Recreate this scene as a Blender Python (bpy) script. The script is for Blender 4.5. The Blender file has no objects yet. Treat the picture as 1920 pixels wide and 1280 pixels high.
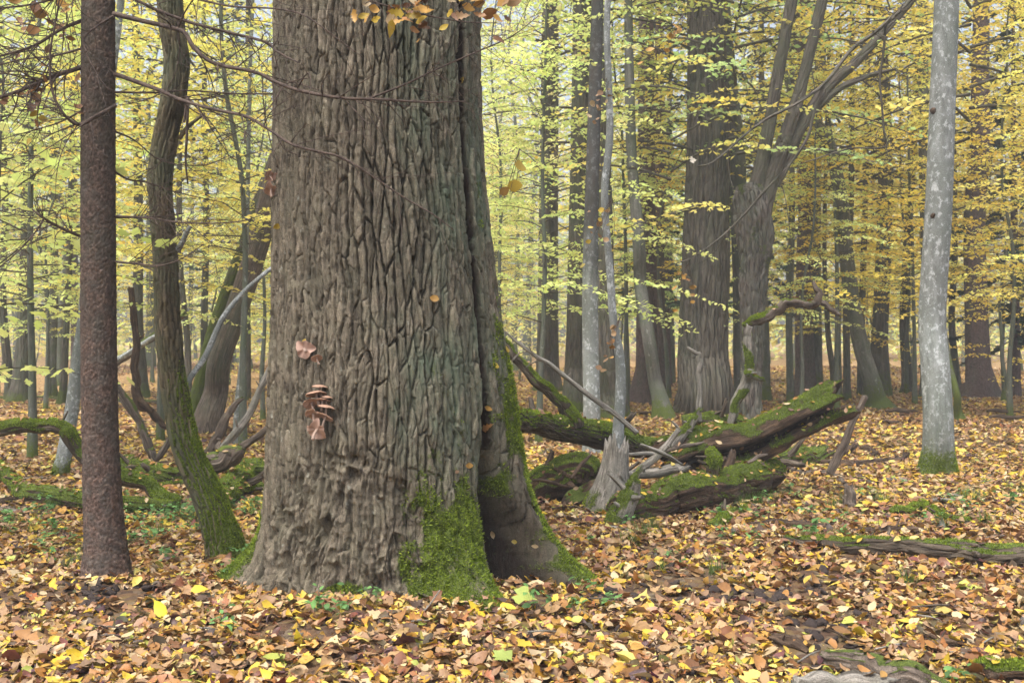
import bpy, math, random
import numpy as np
from mathutils import Vector
from mathutils.bvhtree import BVHTree

# ------------------------------------------------------------------ camera, sky, sun, exposure
SC = bpy.context.scene
COL = SC.collection
F = 1867.0            # focal length in photograph pixels (35 mm lens, 1920 px wide)
CH = 1.5              # eye height
cam_d = bpy.data.cameras.new('camera'); cam = bpy.data.objects.new('camera', cam_d); COL.objects.link(cam)
cam.location = (0, 0, CH); cam.rotation_euler = (math.radians(90), 0, 0)
cam_d.lens = 35; cam_d.sensor_width = 36; cam_d.clip_start = 0.05; cam_d.clip_end = 2000
SC.camera = cam
cam_d.dof.use_dof = True; cam_d.dof.focus_distance = 6.2; cam_d.dof.aperture_fstop = 5.6

SUN_EL, SUN_AZ = math.radians(66), math.radians(215)      # azimuth clockwise from +Y: behind the camera, through the clouds
w = bpy.data.worlds.new('World'); SC.world = w; w.use_nodes = True
nt = w.node_tree; nt.nodes.clear()
sky = nt.nodes.new('ShaderNodeTexSky'); sky.sky_type = 'NISHITA'; sky.sun_disc = False
sky.sun_elevation = SUN_EL; sky.sun_rotation = SUN_AZ
sky.air_density = 1.0; sky.dust_density = 6.0; sky.ozone_density = 1.0
hs = nt.nodes.new('ShaderNodeHueSaturation'); hs.inputs['Saturation'].default_value = 0.75
bg = nt.nodes.new('ShaderNodeBackground'); bg.inputs['Strength'].default_value = 0.15
wo = nt.nodes.new('ShaderNodeOutputWorld')
nt.links.new(sky.outputs[0], hs.inputs['Color']); nt.links.new(hs.outputs[0], bg.inputs['Color']); nt.links.new(bg.outputs[0], wo.inputs['Surface'])

sd = bpy.data.lights.new('sun', 'SUN'); so = bpy.data.objects.new('sun', sd); COL.objects.link(so)
sd.energy = 1.4; sd.angle = math.radians(32); sd.color = (1.0, 0.99, 0.97)
so.rotation_euler = (math.radians(90) - SUN_EL, 0, math.pi - SUN_AZ)
SC.view_settings.view_transform = 'Standard'; SC.view_settings.look = 'None'
SC.view_settings.exposure = 1.12; SC.view_settings.gamma = 1.0
SC.render.film_transparent = False
SC.cycles.use_adaptive_sampling = True; SC.cycles.adaptive_threshold = 0.03
SC.cycles.max_bounces = 7; SC.cycles.diffuse_bounces = 4; SC.cycles.transmission_bounces = 4
SC.cycles.volume_bounces = 0; SC.cycles.glossy_bounces = 2; SC.cycles.transparent_max_bounces = 4
SC.cycles.sample_clamp_indirect = 6

rng = np.random.default_rng(11)
random.seed(5)

# ------------------------------------------------------------------ helpers
def at(px, py, d):
    return np.array([(px - 960) / F * d, d, CH - (py - 640) / F * d])

def _h(ix, iy, iz, s):
    n = (ix.astype(np.int64) * 374761393 + iy.astype(np.int64) * 668265263 + iz.astype(np.int64) * 2147483647 + s * 1274126177) & 0xffffffff
    n = ((n ^ (n >> 13)) * 1274126177) & 0xffffffff
    n = ((n ^ (n >> 15)) * 2246822519) & 0xffffffff
    return ((n ^ (n >> 16)) & 0xffffff) / float(0xffffff)

def vn(x, y, z=0.0, s=0):
    x, y, z = np.broadcast_arrays(np.asarray(x, float), np.asarray(y, float), np.asarray(z, float))
    ix, iy, iz = np.floor(x), np.floor(y), np.floor(z)
    fx, fy, fz = x - ix, y - iy, z - iz
    ix, iy, iz = ix.astype(np.int64), iy.astype(np.int64), iz.astype(np.int64)
    fx, fy, fz = [f * f * f * (f * (f * 6 - 15) + 10) for f in (fx, fy, fz)]
    r = 0
    for a in (0, 1):
        for b in (0, 1):
            for c in (0, 1):
                r = r + _h(ix + a, iy + b, iz + c, s) * (fx if a else 1 - fx) * (fy if b else 1 - fy) * (fz if c else 1 - fz)
    return r * 2 - 1

def fbm(x, y, z=0.0, s=0, o=3):
    r, a, k = 0, 1.0, 1.0
    for i in range(o):
        r = r + a * vn(np.asarray(x) * k, np.asarray(y) * k, np.asarray(z) * k, s + i * 7); a *= .5; k *= 2.03
    return r / 1.75

def sst(a, b, x):
    t = np.clip((x - a) / (b - a), 0, 1); return t * t * (3 - 2 * t)

def cells(u, v, n, s=0, jit=.85):
    """periodic (n columns) cellular noise; returns F1, F2, id of the nearest cell"""
    iu, iv = np.floor(u).astype(np.int64), np.floor(v).astype(np.int64)
    f1 = np.full(u.shape, 9.); f2 = np.full(u.shape, 9.); idn = np.zeros(u.shape)
    for a in (-1, 0, 1):
        for b in (-1, 0, 1):
            cu, cv = iu + a, iv + b
            m = np.mod(cu, n)
            z0 = np.zeros_like(m)
            pu = cu + .5 + jit * (_h(m, cv, z0, s) - .5); pv = cv + .5 + jit * (_h(m, cv, z0, s + 3) - .5) + .5 * np.mod(m, 2)
            d = np.hypot(u - pu, v - pv)
            cl = d < f1
            f2 = np.where(cl, f1, np.minimum(f2, d)); idn = np.where(cl, _h(m, cv, z0, s + 9), idn); f1 = np.where(cl, d, f1)
    return f1, f2, idn

def cracks(u, v, n, cu, cv, s=0, jit=.85):
    """periodic plates cu wide and cv tall (metres): distance in metres to the nearest crack, how upright the crack is, plate id"""
    iu, iv = np.floor(u).astype(np.int64), np.floor(v).astype(np.int64)
    sh = u.shape; f1 = np.full(sh, 99.); f2 = np.full(sh, 99.); idn = np.zeros(sh)
    a1, b1, a2, b2 = np.zeros(sh), np.zeros(sh), np.zeros(sh), np.zeros(sh)
    for a in (-1, 0, 1):
        for b in (-1, 0, 1):
            c, e = iu + a, iv + b
            m = np.mod(c, n); z0 = np.zeros_like(m)
            pu = c + .5 + jit * (_h(m, e, z0, s) - .5); pv = e + .5 + jit * (_h(m, e, z0, s + 3) - .5) + .5 * np.mod(m, 2)
            d = (u - pu) ** 2 + (v - pv) ** 2
            c1 = d < f1; c2 = (~c1) & (d < f2)
            f2 = np.where(c1, f1, np.where(c2, d, f2)); a2 = np.where(c1, a1, np.where(c2, pu, a2)); b2 = np.where(c1, b1, np.where(c2, pv, b2))
            f1 = np.where(c1, d, f1); a1 = np.where(c1, pu, a1); b1 = np.where(c1, pv, b1); idn = np.where(c1, _h(m, e, z0, s + 9), idn)
    gu, gv = (a1 - a2) / cu, (b1 - b2) / cv
    g = np.sqrt(gu * gu + gv * gv) + 1e-9
    return (f2 - f1) / (2 * g), np.abs(gu) / g, idn

def gz(x, y):
    """height of the forest floor"""
    x = np.asarray(x, float); y = np.asarray(y, float)
    h = .05 * vn(x * .45, y * .45, 3.3, 4) + .018 * vn(x * 1.7, y * 1.7, 1.1, 5)
    h = h + .09 * np.exp(-(((x + .85) / .75) ** 2 + ((y - 5.25) / .5) ** 2))
    h = h + .07 * np.exp(-(((x + 2.5) / .7) ** 2 + ((y - 5.95) / .45) ** 2))
    far = sst(14, 60, y)
    return h + far * .35 * vn(x * .06, y * .06, 7.7, 6)

def setp(o, label=None, cat=None, group=None, kind=None):
    if label: o['label'] = label
    if cat: o['category'] = cat
    if group: o['group'] = group
    if kind: o['kind'] = kind
    return o

def empty(name, loc=(0, 0, 0), label=None, cat=None, group=None):
    o = bpy.data.objects.new(name, None); COL.objects.link(o); o.location = loc
    o.empty_display_size = .1
    return setp(o, label, cat, group)

def mesh(name, V, Q=None, T=None, smooth=True, **attrs):
    me = bpy.data.meshes.new(name)
    V = np.ascontiguousarray(V, dtype=np.float32).reshape(-1, 3)
    idx = []; st = []; n0 = 0
    if Q is not None and len(Q):
        Q = np.asarray(Q, np.int32).reshape(-1, 4); idx.append(Q.ravel()); st.append(np.arange(len(Q)) * 4); n0 = len(Q) * 4
    if T is not None and len(T):
        T = np.asarray(T, np.int32).reshape(-1, 3); idx.append(T.ravel()); st.append(n0 + np.arange(len(T)) * 3)
    idx = np.concatenate(idx); st = np.concatenate(st)
    me.vertices.add(len(V)); me.vertices.foreach_set('co', V.ravel())
    me.loops.add(len(idx)); me.loops.foreach_set('vertex_index', idx.astype(np.int32))
    me.polygons.add(len(st)); me.polygons.foreach_set('loop_start', st.astype(np.int32))
    me.update(calc_edges=True)
    if smooth: me.polygons.foreach_set('use_smooth', np.ones(len(st), dtype=bool))
    for k, v in attrs.items():
        v = np.asarray(v, np.float32)
        if v.ndim == 1: me.attributes.new(k, 'FLOAT', 'POINT').data.foreach_set('value', v)
        elif v.shape[1] == 3: me.attributes.new(k, 'FLOAT_VECTOR', 'POINT').data.foreach_set('vector', v.ravel())
        else: me.attributes.new(k, 'FLOAT_COLOR', 'POINT').data.foreach_set('color', v.ravel())
    return me

def obj(name, me, mat, parent=None, loc=None):
    o = bpy.data.objects.new(name, me); COL.objects.link(o)
    if mat is not None and not me.materials: me.materials.append(mat)
    if parent is not None:
        o.parent = parent
        # geometry is written in world metres: take the parent's offset away
        if loc is None: o.location = -parent.location
    if loc is not None: o.location = loc
    return o

def resample(pts, rad, n):
    P = np.asarray(pts, float); R = np.asarray(rad, float)
    t = np.concatenate([[0], np.cumsum(np.linalg.norm(np.diff(P, axis=0), axis=1) + 1e-6)])
    Pe = np.vstack([2 * P[0] - P[1], P, 2 * P[-1] - P[-2]])
    q = np.linspace(0, t[-1], n); k = np.clip(np.searchsorted(t, q, 'right') - 1, 0, len(P) - 2)
    f = ((q - t[k]) / (t[k + 1] - t[k]))[:, None]
    p0, p1, p2, p3 = Pe[k], Pe[k + 1], Pe[k + 2], Pe[k + 3]
    # tangents scaled for uneven spacing
    h = (t[k + 1] - t[k])[:, None]
    tt = np.concatenate([[t[0] - (t[1] - t[0])], t, [t[-1] + (t[-1] - t[-2])]])
    m1 = (p2 - p0) / (tt[k + 2] - tt[k])[:, None] * h; m2 = (p3 - p1) / (tt[k + 3] - tt[k + 1])[:, None] * h
    C = (2 * f ** 3 - 3 * f ** 2 + 1) * p1 + (f ** 3 - 2 * f ** 2 + f) * m1 + (-2 * f ** 3 + 3 * f ** 2) * p2 + (f ** 3 - f ** 2) * m2
    return C, np.interp(q, t, R), q

def frames(C):
    Tn = np.gradient(C, axis=0); Tn /= np.linalg.norm(Tn, axis=1)[:, None] + 1e-9
    ref = np.array([0, 1., 0]) if abs(Tn[0][1]) < .9 else np.array([1., 0, 0])
    N = np.zeros_like(C); n = ref - Tn[0] * (ref @ Tn[0]); n /= np.linalg.norm(n)
    for i in range(len(C)):
        n = n - Tn[i] * (n @ Tn[i]); n /= np.linalg.norm(n) + 1e-9; N[i] = n
    return Tn, N, np.cross(Tn, N)

def tube(pts, rad, nr=24, ns=12, disp=None, caps=(True, True), rough=0.0, s=0, splinter=0.0):
    C, R, S = resample(pts, rad, nr)
    Tn, N, B = frames(C)
    th = np.linspace(0, 2 * np.pi, ns, endpoint=False)
    c, sn = np.cos(th), np.sin(th)
    D = N[:, None] * c[None, :, None] + B[:, None] * sn[None, :, None]
    rr = np.repeat(R[:, None], ns, 1)
    TH, SS = np.meshgrid(th, S)
    if rough:
        rr = rr * (1 + rough * fbm(np.cos(TH) * 1.6 + s, np.sin(TH) * 1.6, SS / (R.mean() * 3 + .02), s, 3))
    if disp is not None: rr = rr + disp(TH, SS, rr)
    V = C[:, None] + D * rr[..., None]
    if splinter:
        jag = splinter * np.abs(vn(np.arange(ns) * .9, s * 1.7, .5, s)) * 2
        V[-1] += Tn[-1] * jag[:, None]; V[-2] += Tn[-1] * jag[:, None] * .4
    i = np.arange(nr - 1)[:, None] * ns; j = np.arange(ns)[None]; j2 = (j + 1) % ns
    Q = np.stack([i + j, i + j2, i + ns + j2, i + ns + j], -1).reshape(-1, 4)
    up = D[..., 2].ravel()
    bark = np.stack([np.cos(TH) * R[:, None], np.sin(TH) * R[:, None], SS], -1).reshape(-1, 3)
    V = V.reshape(-1, 3); T = []
    if caps[0]:
        V = np.vstack([V, C[0] - Tn[0] * R[0] * .15]); k = len(V) - 1; T += [(k, (q + 1) % ns, q) for q in range(ns)]
        up = np.append(up, 0); bark = np.vstack([bark, [0, 0, S[0]]])
    if caps[1]:
        V = np.vstack([V, C[-1] + Tn[-1] * R[-1] * (.15 if not splinter else -.6)]); k = len(V) - 1; o = (nr - 1) * ns
        T += [(k, o + q, o + (q + 1) % ns) for q in range(ns)]
        up = np.append(up, 0); bark = np.vstack([bark, [0, 0, S[-1]]])
    return dict(V=V, Q=Q, T=np.array(T, np.int32).reshape(-1, 3), up=up, bark=bark, s=bark[:, 2], nr=nr, ns=ns)

def join(parts):
    V = []; Q = []; T = []; b = []; n = 0
    for p in parts:
        V.append(p['V']); Q.append(np.asarray(p['Q']).reshape(-1, 4) + n); T.append(np.asarray(p['T']).reshape(-1, 3) + n); b.append(p['bark']); n += len(p['V'])
    return dict(V=np.vstack(V), Q=np.vstack(Q), T=np.vstack(T), bark=np.vstack(b))

def tri_list(Q, T):
    L = []
    if Q is not None and len(Q):
        Q = np.asarray(Q).reshape(-1, 4); L += [Q[:, [0, 1, 2]], Q[:, [0, 2, 3]]]
    if T is not None and len(T): L.append(np.asarray(T).reshape(-1, 3))
    return np.vstack(L)

def tufts(V, Q, T, m, n, ln=.012, wd=.004, seed=0, up=.35):
    """short moss blades standing on the mossy faces"""
    r = np.random.default_rng(seed)
    tr = tri_list(Q, T); a, b, c = V[tr[:, 0]], V[tr[:, 1]], V[tr[:, 2]]
    nn = np.cross(b - a, c - a); ar = np.linalg.norm(nn, axis=1)
    wt = ar * np.clip((m[tr].mean(1) - .35) / .4, 0, 1)
    if wt.sum() < 1e-9: return None
    k = r.choice(len(tr), n, p=wt / wt.sum())
    u, v = r.random(n), r.random(n); f = u + v > 1; u[f], v[f] = 1 - u[f], 1 - v[f]
    p = a[k] + (b[k] - a[k]) * u[:, None] + (c[k] - a[k]) * v[:, None]
    nz = nn[k] / (ar[k][:, None] + 1e-12)
    ctr = V.mean(0)
    t = r.normal(size=(n, 3)); t -= nz * (t * nz).sum(1)[:, None]; t /= np.linalg.norm(t, axis=1)[:, None]
    dr = nz + r.normal(size=(n, 3)) * .45 + np.array([0, 0, up]); dr /= np.linalg.norm(dr, axis=1)[:, None]
    L = ln * r.uniform(.5, 1.35, n)[:, None]; W = wd * r.uniform(.7, 1.3, n)[:, None]
    VV = np.stack([p - t * W - nz * .002, p + t * W - nz * .002, p + dr * L], 1).reshape(-1, 3)
    g = r.random(n)
    cl = vn(p[:, 0] * 9, p[:, 1] * 9, p[:, 2] * 9, 71) * .5 + .5
    g = np.clip(.55 * g + .45 * cl, 0, 1)[:, None]
    col = (1 - g) * np.array([.07, .115, .013]) + g * np.array([.36, .46, .055])
    col = np.repeat(col, 3, 0); col = np.hstack([col, np.ones((len(col), 1))])
    return mesh('moss', VV, None, np.arange(3 * n).reshape(-1, 3), smooth=False, col=col)

# ------------------------------------------------------------------ materials
def newmat(name):
    m = bpy.data.materials.new(name); m.use_nodes = True
    n = m.node_tree; n.nodes.clear()
    return m, n
def N(nt, t, **kw):
    n = nt.nodes.new(t)
    for k, v in kw.items():
        if k.startswith('i_'): n.inputs[k[2:].replace('_', ' ')].default_value = v
        else: setattr(n, k, v)
    return n
def ramp(nt, fac, stops):
    r = nt.nodes.new('ShaderNodeValToRGB'); nt.links.new(fac, r.inputs[0])
    e = r.color_ramp.elements
    while len(e) < len(stops): e.new(.5)
    for q, (p, c) in zip(e, stops):
        q.position = p; q.color = (*c, 1) if len(c) == 3 else c
    return r.outputs[0]
def mix(nt, f, a, b, mode='MIX'):
    m = nt.nodes.new('ShaderNodeMix'); m.data_type = 'RGBA'; m.blend_type = mode
    for s, v in ((m.inputs[0], f), (m.inputs[6], a), (m.inputs[7], b)):
        if isinstance(v, (int, float)): s.default_value = v
        elif isinstance(v, (tuple, list)): s.default_value = (*v, 1)
        else: nt.links.new(v, s)
    return m.outputs[2]
def math_(nt, op, a, b=None, clamp=False):
    m = nt.nodes.new('ShaderNodeMath'); m.operation = op; m.use_clamp = clamp
    for s, v in ((m.inputs[0], a), (m.inputs[1], b)):
        if v is None: continue
        if isinstance(v, (int, float)): s.default_value = v
        else: nt.links.new(v, s)
    return m.outputs[0]
def noise(nt, vec, scale, detail=4, rough=.6):
    n = nt.nodes.new('ShaderNodeTexNoise'); n.inputs['Scale'].default_value = scale; n.inputs['Detail'].default_value = detail; n.inputs['Roughness'].default_value = rough
    nt.links.new(vec, n.inputs['Vector']); return n.outputs['Fac']
def mapping(nt, vec, sc, loc=(0, 0, 0)):
    m = nt.nodes.new('ShaderNodeMapping'); m.inputs['Scale'].default_value = sc; m.inputs['Location'].default_value = loc
    nt.links.new(vec, m.inputs['Vector']); return m.outputs[0]

MOSS_A, MOSS_B = (.05, .075, .016), (.135, .17, .03)

def bark_mat(name, c0, c1, c2=None, stretch=.18, scale=26, bump=.5, bdist=.012, lichen=None, lich_amt=.5, lich_scale=9, plates=0, algae=(.085, .118, .078), rough=.9):
    """bark: attribute 'bark' = (cos*r, sin*r, length); 'moss' and 'algae' = how much grows there"""
    m, n = newmat(name)
    at_ = N(n, 'ShaderNodeAttribute', attribute_name='bark').outputs['Vector']
    oi = N(n, 'ShaderNodeObjectInfo')
    add = N(n, 'ShaderNodeVectorMath', operation='ADD'); n.links.new(at_, add.inputs[0])
    cmb = N(n, 'ShaderNodeCombineXYZ'); rv = math_(n, 'MULTIPLY', oi.outputs['Random'], 40.0); n.links.new(rv, cmb.inputs[2]); n.links.new(cmb.outputs[0], add.inputs[1])
    co = add.outputs[0]
    st = mapping(n, co, (1, 1, stretch))
    f1 = noise(n, st, scale, 5, .65)
    f2 = noise(n, co, scale * .18, 3, .55)
    f3 = noise(n, co, 160, 3, .6)
    col = ramp(n, f1, [(.36, c0), (.64, c1)])
    if c2 is not None: col = mix(n, ramp(n, f2, [(.42, (0, 0, 0)), (.66, (1, 1, 1))]), col, c2)
    h = math_(n, 'ADD', f1, math_(n, 'MULTIPLY', f3, .35))
    if plates:
        v = N(n, 'ShaderNodeTexVoronoi', feature='DISTANCE_TO_EDGE'); v.inputs['Scale'].default_value = plates
        wv = N(n, 'ShaderNodeVectorMath', operation='MULTIPLY_ADD'); nn = N(n, 'ShaderNodeTexNoise'); nn.inputs['Scale'].default_value = plates * .8
        n.links.new(mapping(n, co, (1, 1, max(stretch * 1.6, .12))), nn.inputs['Vector'])
        n.links.new(nn.outputs['Color'], wv.inputs[0]); wv.inputs[1].default_value = (.6 / plates,) * 3; n.links.new(mapping(n, co, (1, 1, max(stretch * 1.6, .12))), wv.inputs[2])
        n.links.new(wv.outputs[0], v.inputs['Vector'])
        e = ramp(n, v.outputs['Distance'], [(.0, (0, 0, 0)), (.2, (1, 1, 1))])
        h = math_(n, 'ADD', math_(n, 'MULTIPLY', h, .5), math_(n, 'MULTIPLY', e, .9))
    if lichen is not None:
        lf = noise(n, mapping(n, co, (1, 1, .8), (3, 1, 7)), lich_scale, 6, .72)
        col = mix(n, ramp(n, lf, [(.62 - .2 * lich_amt, (0, 0, 0)), (.70 - .2 * lich_amt, (1, 1, 1))]), col, lichen)
    pid = N(n, 'ShaderNodeAttribute', attribute_name='pid').outputs['Fac']
    pm = N(n, 'ShaderNodeCombineColor'); pv_ = math_(n, 'ADD', 1.0, pid)
    for q_ in range(3): n.links.new(pv_, pm.inputs[q_])
    col = mix(n, 1.0, col, pm.outputs[0], 'MULTIPLY')
    fine = ramp(n, f3, [(.32, (.62, .62, .62)), (.68, (1.28, 1.28, 1.28))])
    col = mix(n, 1.0, col, fine, 'MULTIPLY')
    al = N(n, 'ShaderNodeAttribute', attribute_name='algae').outputs['Fac']
    col = mix(n, math_(n, 'MULTIPLY', al, ramp(n, noise(n, st, 14, 4, .6), [(.3, (.25, .25, .25)), (.65, (1, 1, 1))]), True), col, algae)
    rt = N(n, 'ShaderNodeAttribute', attribute_name='rot').outputs['Fac']  # rot: dark wood colour; in the great oak's crack it also paints shade
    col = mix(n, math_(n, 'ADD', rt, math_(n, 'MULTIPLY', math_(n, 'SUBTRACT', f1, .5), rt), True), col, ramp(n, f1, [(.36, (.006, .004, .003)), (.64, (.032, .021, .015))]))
    ms = N(n, 'ShaderNodeAttribute', attribute_name='moss').outputs['Fac']
    nz = noise(n, co, 45, 4, .7)
    mm = ramp(n, math_(n, 'ADD', ms, math_(n, 'ADD', math_(n, 'MULTIPLY', math_(n, 'SUBTRACT', nz, .5), 1.3), math_(n, 'MULTIPLY', math_(n, 'SUBTRACT', noise(n, co, 11, 4, .65), .5), 1.1))), [(.34, (0, 0, 0)), (.62, (1, 1, 1))])
    mcol = ramp(n, noise(n, co, 110, 3, .7), [(.3, MOSS_A), (.7, MOSS_B)])
    col = mix(n, mm, col, mcol)
    h = math_(n, 'ADD', h, math_(n, 'MULTIPLY', math_(n, 'MULTIPLY', mm, noise(n, co, 130, 2, .7)), 1.2))
    bp = N(n, 'ShaderNodeBump'); bp.inputs['Strength'].default_value = bump; bp.inputs['Distance'].default_value = bdist
    n.links.new(h, bp.inputs['Height'])
    p = N(n, 'ShaderNodeBsdfPrincipled'); p.inputs['Roughness'].default_value = rough; p.inputs['Specular IOR Level'].default_value = .25
    n.links.new(col, p.inputs['Base Color']); n.links.new(bp.outputs[0], p.inputs['Normal'])
    o = N(n, 'ShaderNodeOutputMaterial'); n.links.new(p.outputs[0], o.inputs['Surface'])
    return m

def leaf_mat(name, trans=.4, spec=.25, rough=.55, use_obj=False, vary=.25):
    m, n = newmat(name)
    if use_obj: col = N(n, 'ShaderNodeObjectInfo').outputs['Color']
    else:
        col = N(n, 'ShaderNodeAttribute', attribute_name='col').outputs['Color']
    if use_obj == 'mul':
        col = mix(n, 1.0, N(n, 'ShaderNodeAttribute', attribute_name='col').outputs['Color'], N(n, 'ShaderNodeObjectInfo').outputs['Color'], 'MULTIPLY')
    tc = N(n, 'ShaderNodeTexCoord').outputs['Object']
    f = noise(n, tc, 60, 3, .6)
    col = mix(n, 1.0, col, ramp(n, f, [(.25, (1 - vary,) * 3), (.75, (1 + vary * .6,) * 3)]), 'MULTIPLY')
    p = N(n, 'ShaderNodeBsdfPrincipled'); p.inputs['Roughness'].default_value = rough; p.inputs['Specular IOR Level'].default_value = spec
    n.links.new(col, p.inputs['Base Color'])
    t = N(n, 'ShaderNodeBsdfTranslucent'); n.links.new(col, t.inputs['Color'])
    x = N(n, 'ShaderNodeMixShader'); x.inputs[0].default_value = trans
    n.links.new(p.outputs[0], x.inputs[1]); n.links.new(t.outputs[0], x.inputs[2])
    o = N(n, 'ShaderNodeOutputMaterial'); n.links.new(x.outputs[0], o.inputs['Surface'])
    return m

def plain(name, c0, c1, scale=40, rough=.7, bump=.2, spec=.3):
    m, n = newmat(name)
    tc = N(n, 'ShaderNodeTexCoord').outputs['Object']; f = noise(n, tc, scale, 4, .6)
    p = N(n, 'ShaderNodeBsdfPrincipled'); p.inputs['Roughness'].default_value = rough; p.inputs['Specular IOR Level'].default_value = spec
    n.links.new(ramp(n, f, [(.3, c0), (.7, c1)]), p.inputs['Base Color'])
    b = N(n, 'ShaderNodeBump'); b.inputs['Strength'].default_value = bump; b.inputs['Distance'].default_value = .004; n.links.new(f, b.inputs['Height']); n.links.new(b.outputs[0], p.inputs['Normal'])
    o = N(n, 'ShaderNodeOutputMaterial'); n.links.new(p.outputs[0], o.inputs['Surface'])
    return m

M = {}
M['oak'] = bark_mat('great_oak_bark', (.068, .056, .039), (.21, .176, .127), (.148, .13, .09), stretch=.25, scale=42, bump=1.0, bdist=.010, lichen=(.24, .235, .19), lich_amt=.05, lich_scale=20)
M['oakfar'] = bark_mat('furrowed_oak_bark', (.075, .066, .05), (.21, .185, .15), None, stretch=.1, scale=22, bump=1.0, bdist=.05, plates=9)
M['spruce'] = bark_mat('spruce_scale_bark', (.060, .040, .032), (.165, .112, .088), (.10, .082, .068), stretch=.7, scale=60, bump=.8, bdist=.006, plates=0, algae=(.07, .07, .045))
M['sprucefar'] = bark_mat('spruce_bark_plain', (.07, .05, .045), (.14, .10, .092), None, stretch=.5, scale=25, bump=.7, bdist=.02, plates=16)
M['gnarl'] = bark_mat('ridged_mossy_bark', (.055, .042, .025), (.16, .125, .075), (.085, .08, .042), stretch=.12, scale=34, bump=.6, bdist=.006)
M['horn'] = bark_mat('smooth_hornbeam_bark', (.155, .165, .15), (.30, .315, .30), (.19, .205, .185), stretch=.25, scale=16, bump=.25, bdist=.008, lichen=(.46, .48, .47), lich_amt=.45, lich_scale=16)
M['horndark'] = bark_mat('dull_hornbeam_bark', (.085, .083, .07), (.19, .185, .16), (.11, .125, .085), stretch=.15, scale=16, bump=.5, bdist=.02, lichen=(.30, .31, .28), lich_amt=.1, lich_scale=12)
M['trunk'] = bark_mat('dark_trunk_bark', (.055, .048, .038), (.15, .13, .105), (.09, .09, .06), stretch=.12, scale=18, bump=.8, bdist=.03, plates=11)
M['dead'] = bark_mat('weathered_dead_wood', (.04, .030, .024), (.235, .19, .15), (.105, .08, .06), stretch=.06, scale=48, bump=1.0, bdist=.014)
M['deadgrey'] = bark_mat('grey_dead_wood', (.085, .075, .06), (.42, .385, .33), (.19, .18, .145), stretch=.06, scale=48, bump=1.0, bdist=.012)
M['rot'] = bark_mat('dark_rotten_wood', (.024, .016, .011), (.165, .108, .068), (.06, .04, .028), stretch=.12, scale=36, bump=1.0, bdist=.02)
M['log'] = bark_mat('log_bark', (.035, .027, .02), (.18, .145, .105), (.08, .062, .045), stretch=.15, scale=30, bump=.9, bdist=.012, plates=22)
M['fork'] = bark_mat('torn_furrowed_bark', (.06, .053, .043), (.20, .18, .155), (.12, .095, .075), stretch=.1, scale=24, bump=1.0, bdist=.04, plates=11)
M['twig'] = bark_mat('dead_spruce_twig', (.045, .032, .026), (.13, .095, .075), None, stretch=.3, scale=60, bump=.3, bdist=.002)
M['moss'] = leaf_mat('moss_blades', trans=.25, spec=.1, rough=.8, vary=.1)
M['litter'] = leaf_mat('fallen_leaves', trans=.12, spec=.35, rough=.5, vary=.22)
M['leafobj'] = leaf_mat('single_fallen_leaf', trans=.12, spec=.35, rough=.5, use_obj=True, vary=.3)
M['crown'] = leaf_mat('autumn_foliage', trans=.55, spec=.15, rough=.6, use_obj='mul', vary=.1)
M['needle'] = leaf_mat('spruce_needles', trans=.2, spec=.2, rough=.6, vary=.1)
M['grass'] = leaf_mat('grass_blades', trans=.35, spec=.25, rough=.5, vary=.1)
M['cap'] = plain('mushroom_cap', (.27, .15, .095), (.42, .27, .19), 60, .6, .2)
M['gill'] = plain('mushroom_gills', (.36, .22, .165), (.52, .36, .28), 90, .8, .3)
M['stem'] = plain('mushroom_stem', (.28, .19, .14), (.40, .30, .24), 80, .7, .2)
M['soil'] = plain('soil_clods', (.022, .016, .014), (.07, .05, .042), 30, .85, .8)

# ------------------------------------------------------------------ forest floor
def floor_mat():
    m, n = newmat('forest_floor')
    tc = N(n, 'ShaderNodeTexCoord').outputs['Object']
    v = N(n, 'ShaderNodeTexVoronoi'); v.inputs['Scale'].default_value = 17; v.inputs['Randomness'].default_value = 1
    n.links.new(mapping(n, tc, (1, 1, .1)), v.inputs['Vector'])
    sep = N(n, 'ShaderNodeSeparateColor'); n.links.new(v.outputs['Color'], sep.inputs[0])
    lc = ramp(n, sep.outputs[0], [(0, (.10, .05, .025)), (.25, (.24, .12, .05)), (.5, (.40, .22, .08)), (.72, (.48, .33, .09)), (.88, (.52, .40, .24)), (1, (.25, .15, .08))])
    soil = ramp(n, noise(n, tc, 30, 5, .7), [(.3, (.025, .017, .013)), (.7, (.075, .052, .040))])
    # beyond the built leaves the litter is colour only
    sx = N(n, 'ShaderNodeSeparateXYZ'); n.links.new(tc, sx.inputs[0])
    far = N(n, 'ShaderNodeMapRange'); far.inputs[1].default_value = 11; far.inputs[2].default_value = 26; n.links.new(sx.outputs['Y'], far.inputs[0])
    hole = ramp(n, noise(n, tc, 2.3, 4, .6), [(.60, (1, 1, 1)), (.72, (.45, .45, .45))])
    f = math_(n, 'MULTIPLY', far.outputs[0], hole)
    f = math_(n, 'MAXIMUM', f, .25)
    col = mix(n, f, soil, lc)
    hgt = math_(n, 'ADD', math_(n, 'MULTIPLY', noise(n, tc, 25, 5, .7), .8), math_(n, 'MULTIPLY', sep.outputs[1], .6))
    b = N(n, 'ShaderNodeBump'); b.inputs['Strength'].default_value = .8; b.inputs['Distance'].default_value = .03; n.links.new(hgt, b.inputs['Height'])
    p = N(n, 'ShaderNodeBsdfPrincipled'); p.inputs['Roughness'].default_value = .85; p.inputs['Specular IOR Level'].default_value = .25
    n.links.new(col, p.inputs['Base Color']); n.links.new(b.outputs[0], p.inputs['Normal'])
    o = N(n, 'ShaderNodeOutputMaterial'); n.links.new(p.outputs[0], o.inputs['Surface'])
    return m

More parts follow.
